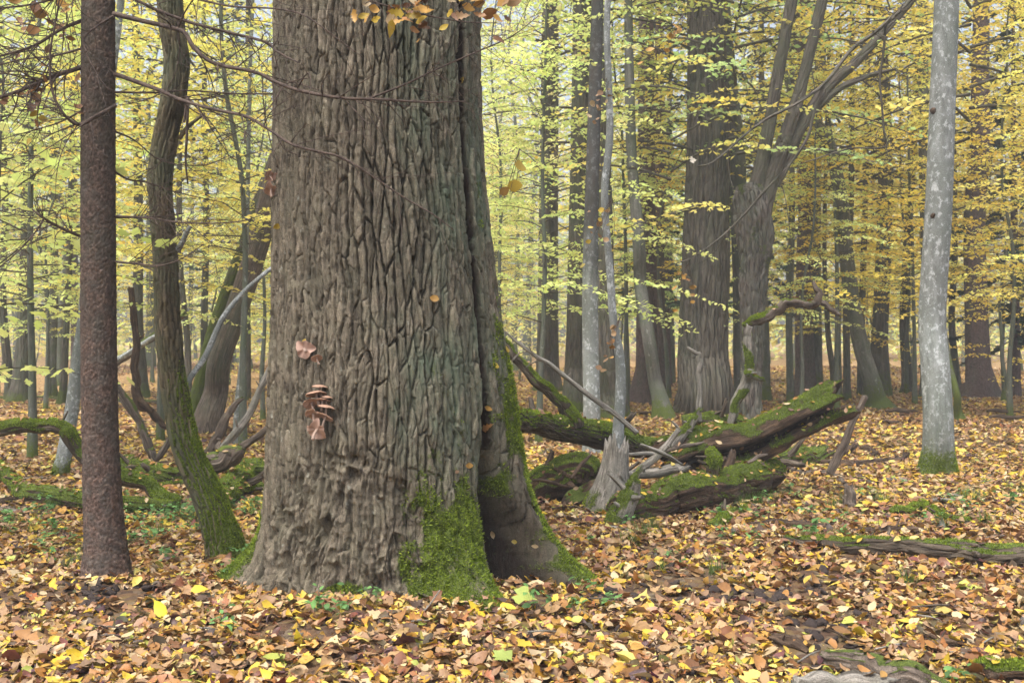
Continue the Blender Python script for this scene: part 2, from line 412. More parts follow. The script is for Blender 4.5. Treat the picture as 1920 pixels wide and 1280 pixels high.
def grid_axis(a, b, dense0, dense1, nd, nc):
    return np.unique(np.concatenate([np.linspace(a, dense0, nc), np.linspace(dense0, dense1, nd), np.linspace(dense1, b, nc)]))
gx = grid_axis(-420, 420, -8, 8, 200, 40); gy = grid_axis(-60, 700, 3, 16, 190, 50)
GX, GY = np.meshgrid(gx, gy)
near = sst(18, 12, GY) * sst(10, 7, np.abs(GX))
GZ = gz(GX, GY) + near * (.012 * vn(GX * 7, GY * 7, .3, 21) + .010 * vn(GX * 17, GY * 17, .8, 22))
nx = len(gx); i = np.arange(len(gy) - 1)[:, None] * nx + np.arange(nx - 1)[None]
fl = obj('forest_floor', mesh('forest_floor', np.stack([GX, GY, GZ], -1), np.stack([i, i + 1, i + nx + 1, i + nx], -1)), floor_mat())
setp(fl, 'brown forest floor under the fallen leaves', 'ground', kind='structure')

# ------------------------------------------------------------------ the great oak
OX, OY = -.79, 6.30
def oak_lean(z): return -.05 * sst(1.2, 3.0, z)
oak = empty('oak_tree', (OX, OY, 0), 'massive old oak with deeply furrowed grey brown bark and mossy foot', 'tree')
def crack_th(z): return np.radians(-32.5) + .018 * vn(z * 2.2, .5, .5, 41) + .035 * sst(.9, .2, z) - .03 * sst(2.0, 3.4, z)
def oak_radius(th, z, fine=True):
    """th: angle, -90 deg faces the camera"""
    def wrap(a): return (a + np.pi) % (2 * np.pi) - np.pi
    def bump_(deg, wid): return np.exp(-(wrap(th - math.radians(deg)) / math.radians(wid)) ** 2)
    zc = np.maximum(z, -.1)
    R = .648 + .078 * sst(3.2, .9, zc) + .05 * np.exp(-zc / .5) + .03 * np.exp(-((zc - .9) / .5) ** 2) * bump_(-90, 60)
    R = R + .012 * vn(np.cos(th) * 1.5, np.sin(th) * 1.5, z * .7, 31) * 1.5
    # buttresses: the ridges slope away to roots
    prof = lambda a, L: a * np.exp(-zc / L)
    R = R + bump_(-8, 14) * (prof(.62, .42) + .04 * np.exp(-((zc - 1.0) / .5) ** 2))
    R = R + bump_(-53, 13) * prof(.44, .20) + bump_(-62, 26) * prof(.12, .5)
    R = R + bump_(-150, 16) * prof(.10, .16) + bump_(-178, 12) * prof(.36, .17)
    R = R + bump_(-112, 22) * prof(.07, .35) + bump_(-88, 11) * prof(-.05, .3)
    R = R + bump_(60, 20) * prof(.4, .35) + bump_(115, 18) * prof(.45, .3)
    # burl on the lower front
    R = R + .05 * np.exp(-(wrap(th - math.radians(-101)) / .30) ** 2 - ((zc - .42) / .26) ** 2)
    # crack that opens into a hollow at the foot
    tc = crack_th(zc)
    wg = .040 + .015 * sst(1.6, .8, zc) + .13 * sst(.95, .15, zc)
    dep = .17 + .06 * sst(1.8, .8, zc) + .46 * sst(.95, .3, zc)
    dd = wrap(th - tc - .12 * sst(.9, .15, zc)) / wg
    g = np.exp(-np.abs(dd) ** 5)
    g2 = np.exp(-np.abs(wrap(th - tc - .03) / .10) ** 3) * sst(.92, .5, zc)
    return np.maximum(R - dep * g - .45 * g2, .2), np.maximum(g, g2), wrap(th - tc)
def oak_bark(th, z):
    u0 = th * .72
    NB = 84
    cs, sn = np.cos(th) * .72, np.sin(th) * .72
    wu = .030 * vn(cs * 3, sn * 3, z * 1.3, 51) + .011 * vn(cs * 11, sn * 11, z * 4.5, 52) + .005 * vn(cs * 30, sn * 30, z * 18, 53)
    wz = .07 * vn(cs * 6, sn * 6, z * 3, 54)
    dgr = np.degrees((th + np.pi) % (2 * np.pi) - np.pi); zb = .87 - .00026 * (dgr + 104) ** 2
    foot = np.maximum(sst(.035, -.035, z - zb + .09 * vn(cs * 5, sn * 5, z * 3, 55)), .45 * sst(.5, .1, z))
    sc = 1 - .0 * foot
    d1, o1, cid = cracks((u0 + wu) / (2 * np.pi * .72) * NB, (z + wz) / .34, NB, 2 * np.pi * .72 / NB, .34, 61)
    nd = .0035 * vn(cs * 30, sn * 30, z * 22, 63)
    plate = sst(.0015, .0075, d1 + nd) * .92 + .1 * sst(.0, .024, d1)
    cutd = (.12 + .88 * o1 ** 1.5) * np.clip(.62 + .75 * vn(cs * 7, sn * 7, z * 2.5, 77), .42, 1.1)
    g1, o2, gid = cracks((u0 + wu * 1.5) / (2 * np.pi * .72) * 150, (z + wz) / .16, 168, 2 * np.pi * .72 / 168, .16, 62)
    p2 = sst(.0, .006, g1 + nd * .6)
    deep = .066 * (1 - .62 * foot)
    h = -deep * (1 - plate) * cutd + .016 * (cid - .5) - .011 * (1 - p2) * (.3 + .7 * o2) + .010 * (gid - .5)
    h = h + .0045 * vn(cs * 34, sn * 34, z * 16, 56) + .0025 * vn(cs * 85, sn * 85, z * 55, 57)
    # wrinkled, finer bark round the foot
    q = 1 - np.abs(vn(cs * 13 + wu * 22, sn * 13, z * 6 + wz * 12, 58)); q2 = 1 - np.abs(vn(cs * 30 + wu * 26, sn * 30, z * 13 + wz * 20, 59))
    q3 = 1 - np.abs(vn(cs * 60 + wu * 30, sn * 60, z * 24 + wz * 20, 64))
    h = h - .022 * foot + foot * (.050 * (q - .6) + .028 * (q2 - .6) + .010 * (q3 - .6))
    return h, plate, (cid - .5) * .45 + (gid - .5) * .45
thd = np.radians(np.linspace(-192, 14, 540)); thc = np.radians(np.linspace(14, 168, 40)[1:-1])
oth = np.concatenate([thd, thc])
ozz = np.concatenate([np.linspace(-.12, 3.74, 640), np.linspace(3.74, 9, 26)[1:]])
TH, ZZ = np.meshgrid(oth, ozz)
Rb, gr, dth = oak_radius(TH, ZZ)
hb, plate, cid = oak_bark(TH, ZZ)
soft = np.clip(gr * 1.3, 0, 1) * sst(1.1, .6, ZZ)
# split heartwood beside the crack: fibres instead of plates
fib = sst(.03, .0, np.abs(dth) - .02) * sst(3.2, 2.4, ZZ) 
RR = Rb + hb * (1 - .75 * soft) + soft * (.06 * (np.abs(fbm(Rb * np.cos(TH) * 9 + ZZ * 5, Rb * np.sin(TH) * 9, ZZ * 1.5, 66)) - .3) + .03 * (np.abs(vn(Rb * np.cos(TH) * 26 + ZZ * 13, Rb * np.sin(TH) * 26, ZZ * 3, 65)) - .4))
lean = oak_lean(ZZ)
OV = np.stack([OX + lean + RR * np.cos(TH), OY + RR * np.sin(TH), ZZ], -1)
nc = len(oth); i = np.arange(len(ozz) - 1)[:, None] * nc; j = np.arange(nc)[None]; j2 = (j + 1) % nc
OQ = np.stack([i + j, i + j2, i + nc + j2, i + nc + j], -1).reshape(-1, 4)
dg0 = np.degrees(TH)
nzm = fbm(np.cos(TH) * 3, np.sin(TH) * 3, ZZ * 2.2, 67)
nzf = fbm(np.cos(TH) * 12, np.sin(TH) * 12, ZZ * 8, 68)
dg = dg0 + (16 * nzm + 9 * nzf) * sst(-170, -150, dg0) * sst(2, -25, dg0)
def win(a, b, s): return sst(a - s, a + s, dg) * sst(b + s, b - s, dg)
moss = win(-76, -40, 16) * sst(1.25, .05, ZZ + .7 * nzm + .45 * nzf) * 1.05
moss = np.maximum(moss, win(-25, 40, 4) * sst(2.1, 1.0, ZZ + .3 * nzm) * (.62 + .55 * sst(1.3, .75, ZZ)) * (1 - .85 * sst(.95, .5, ZZ + .4 * nzm + .15 * nzf) * sst(-34, -28, dg0) * sst(-8, -13, dg0 + 3 * nzf)))
moss = np.maximum(moss, (sst(-164, -174, dg) + sst(150, 165, dg)) * sst(.8, .35, ZZ + .2 * nzm))
moss = np.maximum(moss, .75 * win(-104, -92, 4) * sst(.22, .10, ZZ))
moss = np.maximum(moss, .40 * win(-56, -8, 6) * sst(.2, .6, nzm))
nzg = fbm(np.cos(TH) * 30, np.sin(TH) * 30, ZZ * 22, 69)
moss = np.clip(moss + (.40 * nzf + .25 * nzg) * sst(.02, .3, moss), 0, 1.2) * (1 - .9 * np.clip(gr * 1.2, 0, 1)) * (moss > .03)
algae = np.clip(win(-74, 30, 14) * sst(.3, 1.1, ZZ) * (.55 + .7 * nzm + .35 * nzf), 0, .85) + .22 * np.clip(nzm, 0, 1)
core = np.clip(gr * 1.5, 0, 1)
bco = np.stack([np.cos(TH) * RR, np.sin(TH) * RR, ZZ], -1).reshape(-1, 3)

# the bark and the bare wood of the hollow are two meshes of the one tree
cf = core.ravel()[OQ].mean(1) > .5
def submesh(name, V, Q, smooth=True, **at_):
    used = np.unique(Q); mp = -np.ones(len(V), np.int64); mp[used] = np.arange(len(used))
    return mesh(name, V[used], mp[Q], smooth=smooth, **{k: v[used] for k, v in at_.items()})
OVf = OV.reshape(-1, 3)
obj('trunk', submesh('oak_trunk', OVf, OQ[~cf], smooth=False, bark=bco, moss=moss.ravel(), algae=algae.ravel(), pid=cid.ravel(), rot=np.where(ZZ.ravel() > .85, np.clip(gr.ravel() * 10 - .1, 0, 1), np.maximum(np.clip((gr.ravel() - .1) * 4, 0, 1), .55 * (sst(-34, -28, dg0) * sst(-9, -14, dg0 + 3 * nzf) * sst(.75, .5, ZZ + .3 * nzm)).ravel()))), M['oak'], oak)  # rot follows the groove: rotten wood plus shade painted into crack and hollow
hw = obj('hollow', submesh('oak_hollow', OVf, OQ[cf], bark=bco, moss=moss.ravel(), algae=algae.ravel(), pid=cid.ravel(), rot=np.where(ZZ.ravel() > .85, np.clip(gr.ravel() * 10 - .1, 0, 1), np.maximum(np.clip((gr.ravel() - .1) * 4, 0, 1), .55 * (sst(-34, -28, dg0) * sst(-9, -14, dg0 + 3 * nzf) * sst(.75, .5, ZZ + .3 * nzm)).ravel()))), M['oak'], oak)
hw['label'] = 'rotten crack and hollow running down the trunk, darkened with painted shade'
mt = obj('moss', tufts(OVf, OQ[~cf], None, moss.ravel(), 70000, ln=.018, wd=.0045, seed=3), M['moss'], oak); mt['kind'] = 'stuff'

# coarse shell for finding points on the bark from a picture position
_t = np.linspace(-np.pi, np.pi, 220, endpoint=False); _z = np.linspace(0, 3.9, 130)
_TH, _ZZ = np.meshgrid(_t, _z); _R = oak_radius(_TH, _ZZ)[0] - .006
_V = np.stack([OX + oak_lean(_ZZ) + _R * np.cos(_TH), OY + _R * np.sin(_TH), _ZZ], -1).reshape(-1, 3)
_i = np.arange(129)[:, None] * 220; _j = np.arange(220)[None]; _Q = np.stack([_i + _j, _i + (_j + 1) % 220, _i + 220 + (_j + 1) % 220, _i + 220 + _j], -1).reshape(-1, 4)
OBVH = BVHTree.FromPolygons([Vector(v) for v in _V], _Q.tolist())
def on_oak(px, py):
    d = Vector(at(px, py, 1.0)) - Vector((0, 0, CH)); d.normalize()
    hit, nrm, _, _ = OBVH.ray_cast(Vector((0, 0, CH)), d)
    if hit is None: hit, nrm, _, _ = OBVH.find_nearest(Vector(at(px, py, 6.2)))
    if nrm.dot(d) > 0: nrm = -nrm
    return np.array(hit), np.array(nrm)

# ------------------------------------------------------------------ trees: trunks
def plate_disp(r0, cw, cl, depth, s=0, lobes=0.0, roots=0.0, fine=.0015, warp=.35):
    def f(TH, SS, rr):
        n = max(5, int(round(2 * np.pi * r0 / cw)))
        a = 1.0 / (2 * np.pi) * n
        wu = warp * vn(np.cos(TH) * r0 * 14, np.sin(TH) * r0 * 14, SS * 5, s + 1)
        d1, o1, cid = cracks(TH * a + wu, SS / cl + .5 * warp * vn(np.cos(TH) * 2, np.sin(TH) * 2, SS * 8, s + 2), n, cw, cl, s)
        h = -depth * (1 - sst(0, min(cw, cl) * .22, d1)) + depth * .45 * (cid - .5)
        h = h + fine * vn(np.cos(TH) * r0 * 70, np.sin(TH) * r0 * 70, SS * 60, s + 3)
        if lobes: h = h + rr * lobes * (np.cos(2 * TH + SS * 1.5 + s) + .7 * np.cos(3 * TH - SS * 2.3))
        if roots: h = h + rr * roots * (np.cos(5 * TH + s) * .6 + np.cos(3 * TH + s * 2) * .5) * np.exp(-SS / (r0 * 2.2))
        f.pid = (cid - .5).ravel()
        return h
    return f

def px_path(pts, d, bend=0.0, ground=True):
    """picture path (px, py, width px) standing at distance d -> world points and radii"""
    P, R = [], []
    for k, q in enumerate(pts):
        dd = d + (q[3] if len(q) > 3 else 0)
        p = at(q[0], q[1], dd)
        P.append(p); R.append(q[2] * .5 * dd / F)
    P = np.array(P); R = np.array(R)
    if ground:
        P[0, 2] = min(P[0, 2], gz(P[0, 0], P[0, 1])) - .06
        if len(P) > 2 and P[1, 2] - P[0, 2] < .03: P[1, 2] = P[0, 2] + .06
    return P, R

def moss_base(t, base_h, amt=1.0, z0=0.0, side=None, seed=0, upk=0.0):
    V = t['V']; nz = fbm(V[:, 0] * 6, V[:, 1] * 6, V[:, 2] * 4, seed, 2)
    m = amt * sst(base_h * 1.3, base_h * .35, V[:, 2] - z0 + .3 * base_h * nz)
    if side is not None:
        C = V - np.array([side[2], side[3], 0])
        dirn = t['nrm'] if 'nrm' in t else None
    return np.clip(m + .2 * nz * (m > .02), 0, 1.2)

def normals(V, Q, T=None):
    n = np.zeros_like(V); tr = tri_list(Q, T)
    fn = np.cross(V[tr[:, 1]] - V[tr[:, 0]], V[tr[:, 2]] - V[tr[:, 0]])
    for k in range(3): np.add.at(n, tr[:, k], fn)
    return n / (np.linalg.norm(n, axis=1)[:, None] + 1e-12)

def trunk_obj(name, P, R, mat, parent, nr=60, ns=24, disp=None, moss=None, rough=0, seed=0, caps=(False, True), algae=None, splinter=0.0, rot=None):
    t = tube(P, R, nr, ns, disp, caps, rough, seed, splinter)
    at_ = dict(bark=t['bark'])
    if hasattr(disp, 'pid'): at_['pid'] = np.concatenate([disp.pid, np.zeros(len(t['V']) - len(disp.pid))]) * .6
    t['n'] = normals(t['V'], t['Q'], t['T'])
    if moss is not None:
        m = moss(t) if callable(moss) else moss
        at_['moss'] = m; t['m'] = m
    if algae is not None: at_['algae'] = algae(t)
    if rot is not None: at_['rot'] = rot(t)
    o = obj(name, mesh(name, t['V'], t['Q'], t['T'], smooth=not hasattr(disp, 'pid'), **at_), mat, parent)
    return o, t

def add_moss(t, parent, n, ln=.012, wd=.004, seed=0):
    me = tufts(t['V'], t['Q'], t['T'], t['m'], n, ln, wd, seed)
    if me is None: return
    o = obj('moss', me, M['moss'], parent); o['kind'] = 'stuff'

# --- spruce with scaly reddish bark beside the great oak
P, R = px_path([(201, 1108, 138), (200, 1094, 110), (200, 1072, 92), (199, 1035, 80), (195, 980, 72), (189, 850, 66), (185, 640, 64), (184, 400, 62), (184, 200, 61), (184, 0, 59), (184, -330, 55)], 6.2)
spruce = empty('spruce_tree', P[0], 'straight spruce with scaly reddish brown bark and bare dead branches', 'tree')
trunk_obj('trunk', P, R, M['spruce'], spruce, 640, 112, plate_disp(.105, .020, .028, .0065, 3, roots=.07, fine=.0012, warp=.5), caps=(False, True),
          algae=lambda t: np.clip(.35 + .5 * fbm(t['V'][:, 0] * 5, t['V'][:, 1] * 5, t['V'][:, 2] * 3, 5), 0, 1) * sst(.6, 2.2, t['V'][:, 2]))

# --- crooked mossy tree
cp = [(426, 1052, 92), (420, 1020, 78), (408, 980, 70), (388, 925, 64), (360, 870, 60), (338, 800, 58), (325, 720, 56), (316, 620, 56), (312, 520, 56), (306, 420, 54), (301, 340, 56), (310, 260, 55), (326, 180, 54), (330, 110, 53), (320, 40, 54), (318, -40, 52), (322, -300, 46)]
P, R = px_path(cp, 7.0)
crook = empty('hornbeam_tree', P[0], 'crooked young tree bent at its mossy foot beside the great oak', 'tree')
def crook_moss(t):
    V, n = t['V'], t['n']; nz = fbm(V[:, 0] * 6, V[:, 1] * 6, V[:, 2] * 4, 9)
    m = sst(-.15, .55, n[:, 0] * .75 + n[:, 2] * .5 + .35 * nz) * sst(1.7, .5, V[:, 2] + .3 * nz) + .9 * sst(.35, .1, V[:, 2]) * sst(-.5, .2, n[:, 0])
    return np.clip(m, 0, 1.1)
o, t = trunk_obj('trunk', P, R * .86, M['gnarl'], crook, 420, 84, plate_disp(.10, .034, .17, .018, 8, lobes=.055, roots=.1, fine=.002, warp=.5), crook_moss,
                 algae=lambda t: np.clip(.25 + .6 * fbm(t['V'][:, 0] * 5, t['V'][:, 1] * 5, t['V'][:, 2] * 3, 15), 0, .8))
add_moss(t, crook, 20000, .012, .004, 5)
P, R = px_path([(345, 730, 12, .05), (358, 706, 11, .1), (385, 668, 11, .2), (405, 622, 11, .3), (420, 592, 10, .35), (447, 558, 9, .45), (478, 528, 8, .5), (515, 500, 8, .6), (560, 486, 7, .7)], 7.0, ground=False)
trunk_obj('branch', P, R, M['horn'], crook, 40, 10, rough=.15, seed=4)
P, R = px_path([(332, 470, 12), (341, 455, 10), (350, 436, 9), (357, 424, 8)], 7.0, ground=False)
trunk_obj('branch', P, R, M['horn'], crook, 14, 8, rough=.2, seed=5)
P, R = px_path([(336, 260, 9), (352, 238, 8), (372, 222, 6), (384, 212, 5)], 7.0, ground=False)
trunk_obj('branch', P, R, M['gnarl'], crook, 14, 8, rough=.2, seed=6)
P, R = px_path([(345, 230, 5), (352, 180, 6), (350, 260, 5), (348, 300, 4), (352, 345, 3)], 6.9, ground=False)
trunk_obj('branch', P, R, M['twig'], crook, 20, 6, rough=.2, seed=7)

# --- other trees one can tell apart: name, label, bark, distance, picture path, moss height, root lobes
HB = 'hornbeam_tree'; OKT = 'oak_tree'; SP = 'spruce_tree'; MT = 'maple_tree'
TREES = [
 (HB, 'pale grey hornbeam with a straight smooth lichen spotted trunk and mossy foot', 'horn', 11.4, [(1757, 897, 92), (1757, 880, 70), (1756, 850, 58), (1753, 790, 53), (1752, 700, 51), (1754, 600, 50), (1758, 400, 48), (1762, 200, 46), (1767, 0, 43), (1774, -300, 38), (1780, -800, 30)], .36, .24, 110, 40),
 (OKT, 'second big oak with ridged bark behind the fallen rotten logs', 'oakfar', 20.5, [(1322, 784, 130), (1322, 768, 113), (1321, 735, 103), (1321, 680, 97), (1322, 600, 93), (1325, 500, 90), (1327, 400, 86), (1328, 300, 82), (1325, 200, 76), (1320, 0, 68), (1315, -350, 56), (1312, -900, 40)], .15, .09, 90, 48),
 (HB, 'mossy stemmed tree rising past the right flank of the second big oak', 'horndark', 21.3, [(1390, 770, 34), (1389, 740, 26), (1388, 500, 28), (1379, 290, 34), (1366, 170, 30), (1352, 0, 24), (1346, -200, 20), (1340, -500, 14)], .4, .1, 60, 18),
 (HB, 'thick leaning trunk with bare pinkish brown foot behind the crooked tree', 'dead', 16.2, [(388, 812, 66), (392, 785, 52), (402, 735, 44), (414, 680, 42), (440, 600, 42), (466, 510, 42), (492, 420, 42), (520, 320, 44), (560, 180, 40), (630, -80, 34), (720, -400, 24)], .02, .16, 80, 26),
 (HB, 'dark leaning stem thickly covered in moss behind the crooked tree', 'trunk', 16.8, [(362, 800, 46), (366, 770, 32), (378, 715, 27), (398, 630, 25), (425, 550, 25), (455, 470, 25), (490, 370, 25), (518, 290, 25), (555, 180, 22), (620, -60, 18), (700, -350, 12)], 3.2, .12, 80, 20),
 (HB, 'white barked slender leaning hornbeam with a bright mossy foot beside the spruce', 'horn', 11.0, [(110, 908, 40), (112, 888, 30), (118, 850, 27), (127, 770, 25), (140, 660, 23), (150, 600, 21), (170, 450, 18), (195, 250, 16), (225, 0, 13), (260, -300, 9)], .24, .12, 80, 22),
 (HB, 'pale thin birch like sapling standing before the leaning trunks', 'horn', 14.0, [(441, 838, 16), (442, 815, 12), (446, 750, 11), (452, 680, 10), (455, 600, 9), (462, 420, 8), (474, 100, 7), (490, -300, 5)], .05, 0, 50, 10),
 (HB, 'lichen grey hornbeam standing behind the mossy horizontal log', 'horn', 13.3, [(1110, 858, 46), (1110, 840, 35), (1109, 760, 32), (1108, 650, 31), (1107, 560, 30), (1108, 440, 28), (1112, 300, 26), (1118, 100, 24), (1124, -150, 20), (1130, -500, 15)], .03, .1, 80, 24),
 (OKT, 'dark trunk close behind the lichen grey hornbeam', 'trunk', 19.5, [(1147, 752, 78), (1144, 735, 54), (1138, 690, 44), (1133, 600, 40), (1129, 400, 37), (1126, 200, 34), (1128, 0, 30), (1130, -250, 26), (1134, -700, 18)], .2, .14, 70, 26),
 (OKT, 'broad dark trunk left of the lichen grey hornbeam in the middle distance', 'trunk', 21.0, [(1085, 748, 80), (1085, 730, 60), (1086, 690, 53), (1087, 600, 50), (1088, 500, 48), (1090, 400, 45), (1092, 200, 40), (1094, -100, 34), (1096, -600, 24)], .25, .12, 70, 26),
 (HB, 'leaning dark trunk with a mossy kicked out foot in the middle distance', 'horndark', 19.3, [(1246, 775, 50), (1238, 750, 32), (1228, 710, 26), (1217, 650, 25), (1208, 590, 24), (1202, 530, 24), (1196, 460, 24), (1190, 380, 22), (1184, 280, 20), (1180, 100, 17), (1178, -200, 12)], .35, .15, 80, 20),
 (SP, 'tall spruce trunk with purple brown bark behind the leaning dark trunk', 'sprucefar', 24.0, [(1212, 738, 76), (1212, 722, 54), (1213, 690, 43), (1214, 600, 39), (1215, 500, 37), (1214, 300, 33), (1213, 0, 28), (1212, -600, 18)], 0, .12, 60, 24),
 (SP, 'narrow spruce trunk just behind the purple brown one', 'sprucefar', 26.0, [(1237, 728, 30), (1237, 700, 22), (1238, 500, 20), (1238, 200, 18), (1238, -100, 15), (1238, -600, 10)], 0, .1, 50, 18),
 (HB, 'left stem of a pair of trunks seen beside the great oak', 'trunk', 30.0, [(1017, 716, 40), (1018, 695, 26), (1019, 600, 23), (1021, 400, 21), (1024, 100, 18), (1026, -300, 12)], .2, .1, 50, 18),
 (HB, 'right stem of a pair of trunks seen beside the great oak', 'trunk', 30.4, [(1040, 714, 34), (1038, 690, 22), (1037, 600, 20), (1038, 400, 18), (1040, 100, 16), (1042, -300, 10)], .2, .1, 50, 18),
 (HB, 'slim leaning arched hornbeam with moss on its foot', 'horndark', 22.0, [(1648, 768, 62), (1640, 748, 40), (1630, 715, 31), (1615, 655, 29), (1601, 580, 28), (1588, 480, 27), (1576, 400, 26), (1562, 320, 24), (1548, 268, 22), (1530, 236, 20), (1505, 205, 16), (1480, 150, 11), (1465, 60, 6)], .5, .14, 90, 20),
 (SP, 'grey brown trunk of a pair behind the rotten log end', 'sprucefar', 27.0, [(1509, 746, 56), (1509, 728, 42), (1510, 690, 36), (1511, 600, 33), (1511, 480, 30), (1509, 380, 26), (1505, 200, 22), (1500, -100, 18), (1497, -500, 12)], 0, .12, 60, 20),
 (HB, 'greenish smooth trunk of a pair behind the rotten log end', 'horndark', 27.4, [(1531, 744, 30), (1531, 700, 23), (1531, 560, 21), (1532, 400, 20), (1534, 200, 18), (1540, -100, 14), (1545, -500, 9)], .6, .1, 50, 18),
 (HB, 'tall ridged brown trunk next to the slim arched hornbeam', 'trunk', 27.0, [(1652, 742, 46), (1653, 715, 33), (1655, 640, 29), (1658, 500, 28), (1662, 350, 27), (1660, 250, 25), (1652, 120, 20), (1640, -60, 16), (1632, -400, 10)], .5, .1, 60, 20),
 (HB, 'slim dark trunk between the arched hornbeam and the pale hornbeam', 'trunk', 29.0, [(1701, 736, 32), (1701, 715, 19), (1702, 600, 16), (1706, 450, 15), (1712, 300, 14), (1718, 100, 12), (1722, -300, 8)], .1, .1, 50, 16),
 (HB, 'narrow trunk half hidden behind the pale hornbeam', 'horndark', 26.0, [(1736, 745, 26), (1737, 715, 21), (1738, 500, 20), (1737, 300, 19), (1736, 100, 18), (1735, -200, 14)], .1, .1, 50, 16),
 (HB, 'short leaning mossy stem rising behind the foot of the pale hornbeam', 'horndark', 18.3, [(1806, 792, 26), (1796, 772, 15), (1786, 740, 13), (1776, 690, 13), (1768, 620, 12), (1760, 500, 10), (1752, 300, 7)], 1.2, .1, 50, 14),
 (SP, 'dark purple brown spruce trunk with spreading roots beyond the pale hornbeam', 'sprucefar', 26.5, [(1833, 752, 112), (1833, 742, 84), (1832, 722, 56), (1830, 690, 45), (1830, 600, 41), (1831, 400, 38), (1830, 280, 35), (1831, 150, 31), (1834, 0, 27), (1836, -400, 18)], 0, .2, 80, 28),
 (HB, 'thin grey green trunk between the pale hornbeam and the purple brown spruce', 'horndark', 28.0, [(1798, 738, 22), (1795, 715, 14), (1791, 600, 12), (1788, 480, 11), (1785, 330, 10), (1782, 100, 8), (1780, -300, 5)], .2, 0, 50, 12),
 (HB, 'straight pole thin trunk beyond the rotten log', 'horndark', 23.5, [(1482, 762, 20), (1482, 735, 14), (1482, 600, 13), (1484, 450, 12), (1485, 330, 11), (1489, 0, 9), (1494, -400, 6)], .3, 0, 50, 12),
 (HB, 'thin straight trunk right behind the gnarled fork tree', 'horndark', 24.5, [(1438, 752, 22), (1437, 720, 16), (1435, 600, 13), (1432, 450, 12), (1430, 250, 10), (1428, -200, 7)], .4, 0, 50, 12),
 (HB, 'thin dark trunk left of the arched hornbeam', 'trunk', 25.0, [(1588, 752, 20), (1588, 720, 14), (1590, 560, 12), (1594, 400, 11), (1597, 200, 10), (1600, -200, 7)], .2, 0, 50, 12),
 (HB, 'thin trunk seen under the arch of the slim leaning hornbeam', 'trunk', 27.5, [(1614, 736, 16), (1616, 600, 12), (1618, 420, 11), (1622, 200, 9), (1626, -200, 6)], .2, 0, 50, 12),
 (HB, 'slender curved dark stem beyond the dead upright branch', 'trunk', 24.0, [(1560, 744, 14), (1562, 700, 11), (1556, 640, 10), (1549, 560, 9), (1545, 480, 8), (1548, 300, 7), (1560, 50, 5)], .1, 0, 50, 10),
 (HB, 'dark trunk at the open end of the left glade with mossy foot', 'trunk', 24.5, [(34, 748, 46), (36, 725, 30), (39, 650, 24), (43, 520, 20), (47, 400, 17), (51, 250, 15), (56, 0, 12), (60, -400, 8)], .2, .1, 60, 18),
 (HB, 'slim dark trunk partnering the one in the left glade', 'trunk', 25.0, [(18, 744, 26), (17, 720, 17), (14, 560, 14), (10, 400, 12), (6, 200, 10), (2, -200, 7)], .2, .1, 50, 14),
 (HB, 'dull grey trunk behind the white barked slender hornbeam', 'horndark', 27.0, [(96, 736, 28), (96, 712, 17), (95, 560, 15), (93, 400, 13), (92, 200, 11), (92, -300, 7)], .3, .1, 50, 14),
 (HB, 'mossy footed slim trunk close to the white barked slender hornbeam', 'trunk', 23.5, [(112, 762, 22), (118, 735, 15), (128, 640, 12), (134, 500, 11), (138, 300, 10), (142, -100, 7)], .5, .1, 50, 12),
 (HB, 'dark straight trunk between the spruce and the crooked tree', 'trunk', 26.0, [(266, 738, 34), (266, 715, 22), (264, 600, 19), (262, 450, 17), (258, 250, 15), (250, -100, 11)], .3, .1, 50, 16),
 (HB, 'thin dark trunk between the crooked tree and the leaning trunks', 'trunk', 22.0, [(358, 770, 18), (354, 735, 14), (349, 640, 12), (342, 500, 11), (340, 300, 10), (345, 0, 8)], .3, 0, 50, 12),
 (HB, 'tall slim pole trunk seen through the gap before the great oak', 'trunk', 25.0, [(462, 730, 18), (463, 600, 14), (463, 420, 13), (464, 250, 11), (466, 0, 9), (468, -300, 6)], .1, 0, 50, 12),
 (HB, 'slim dark pole beyond the leaning trunks', 'trunk', 28.0, [(384, 722, 18), (383, 600, 13), (382, 420, 12), (380, 250, 10), (378, -100, 7)], .1, 0, 50, 12),
]
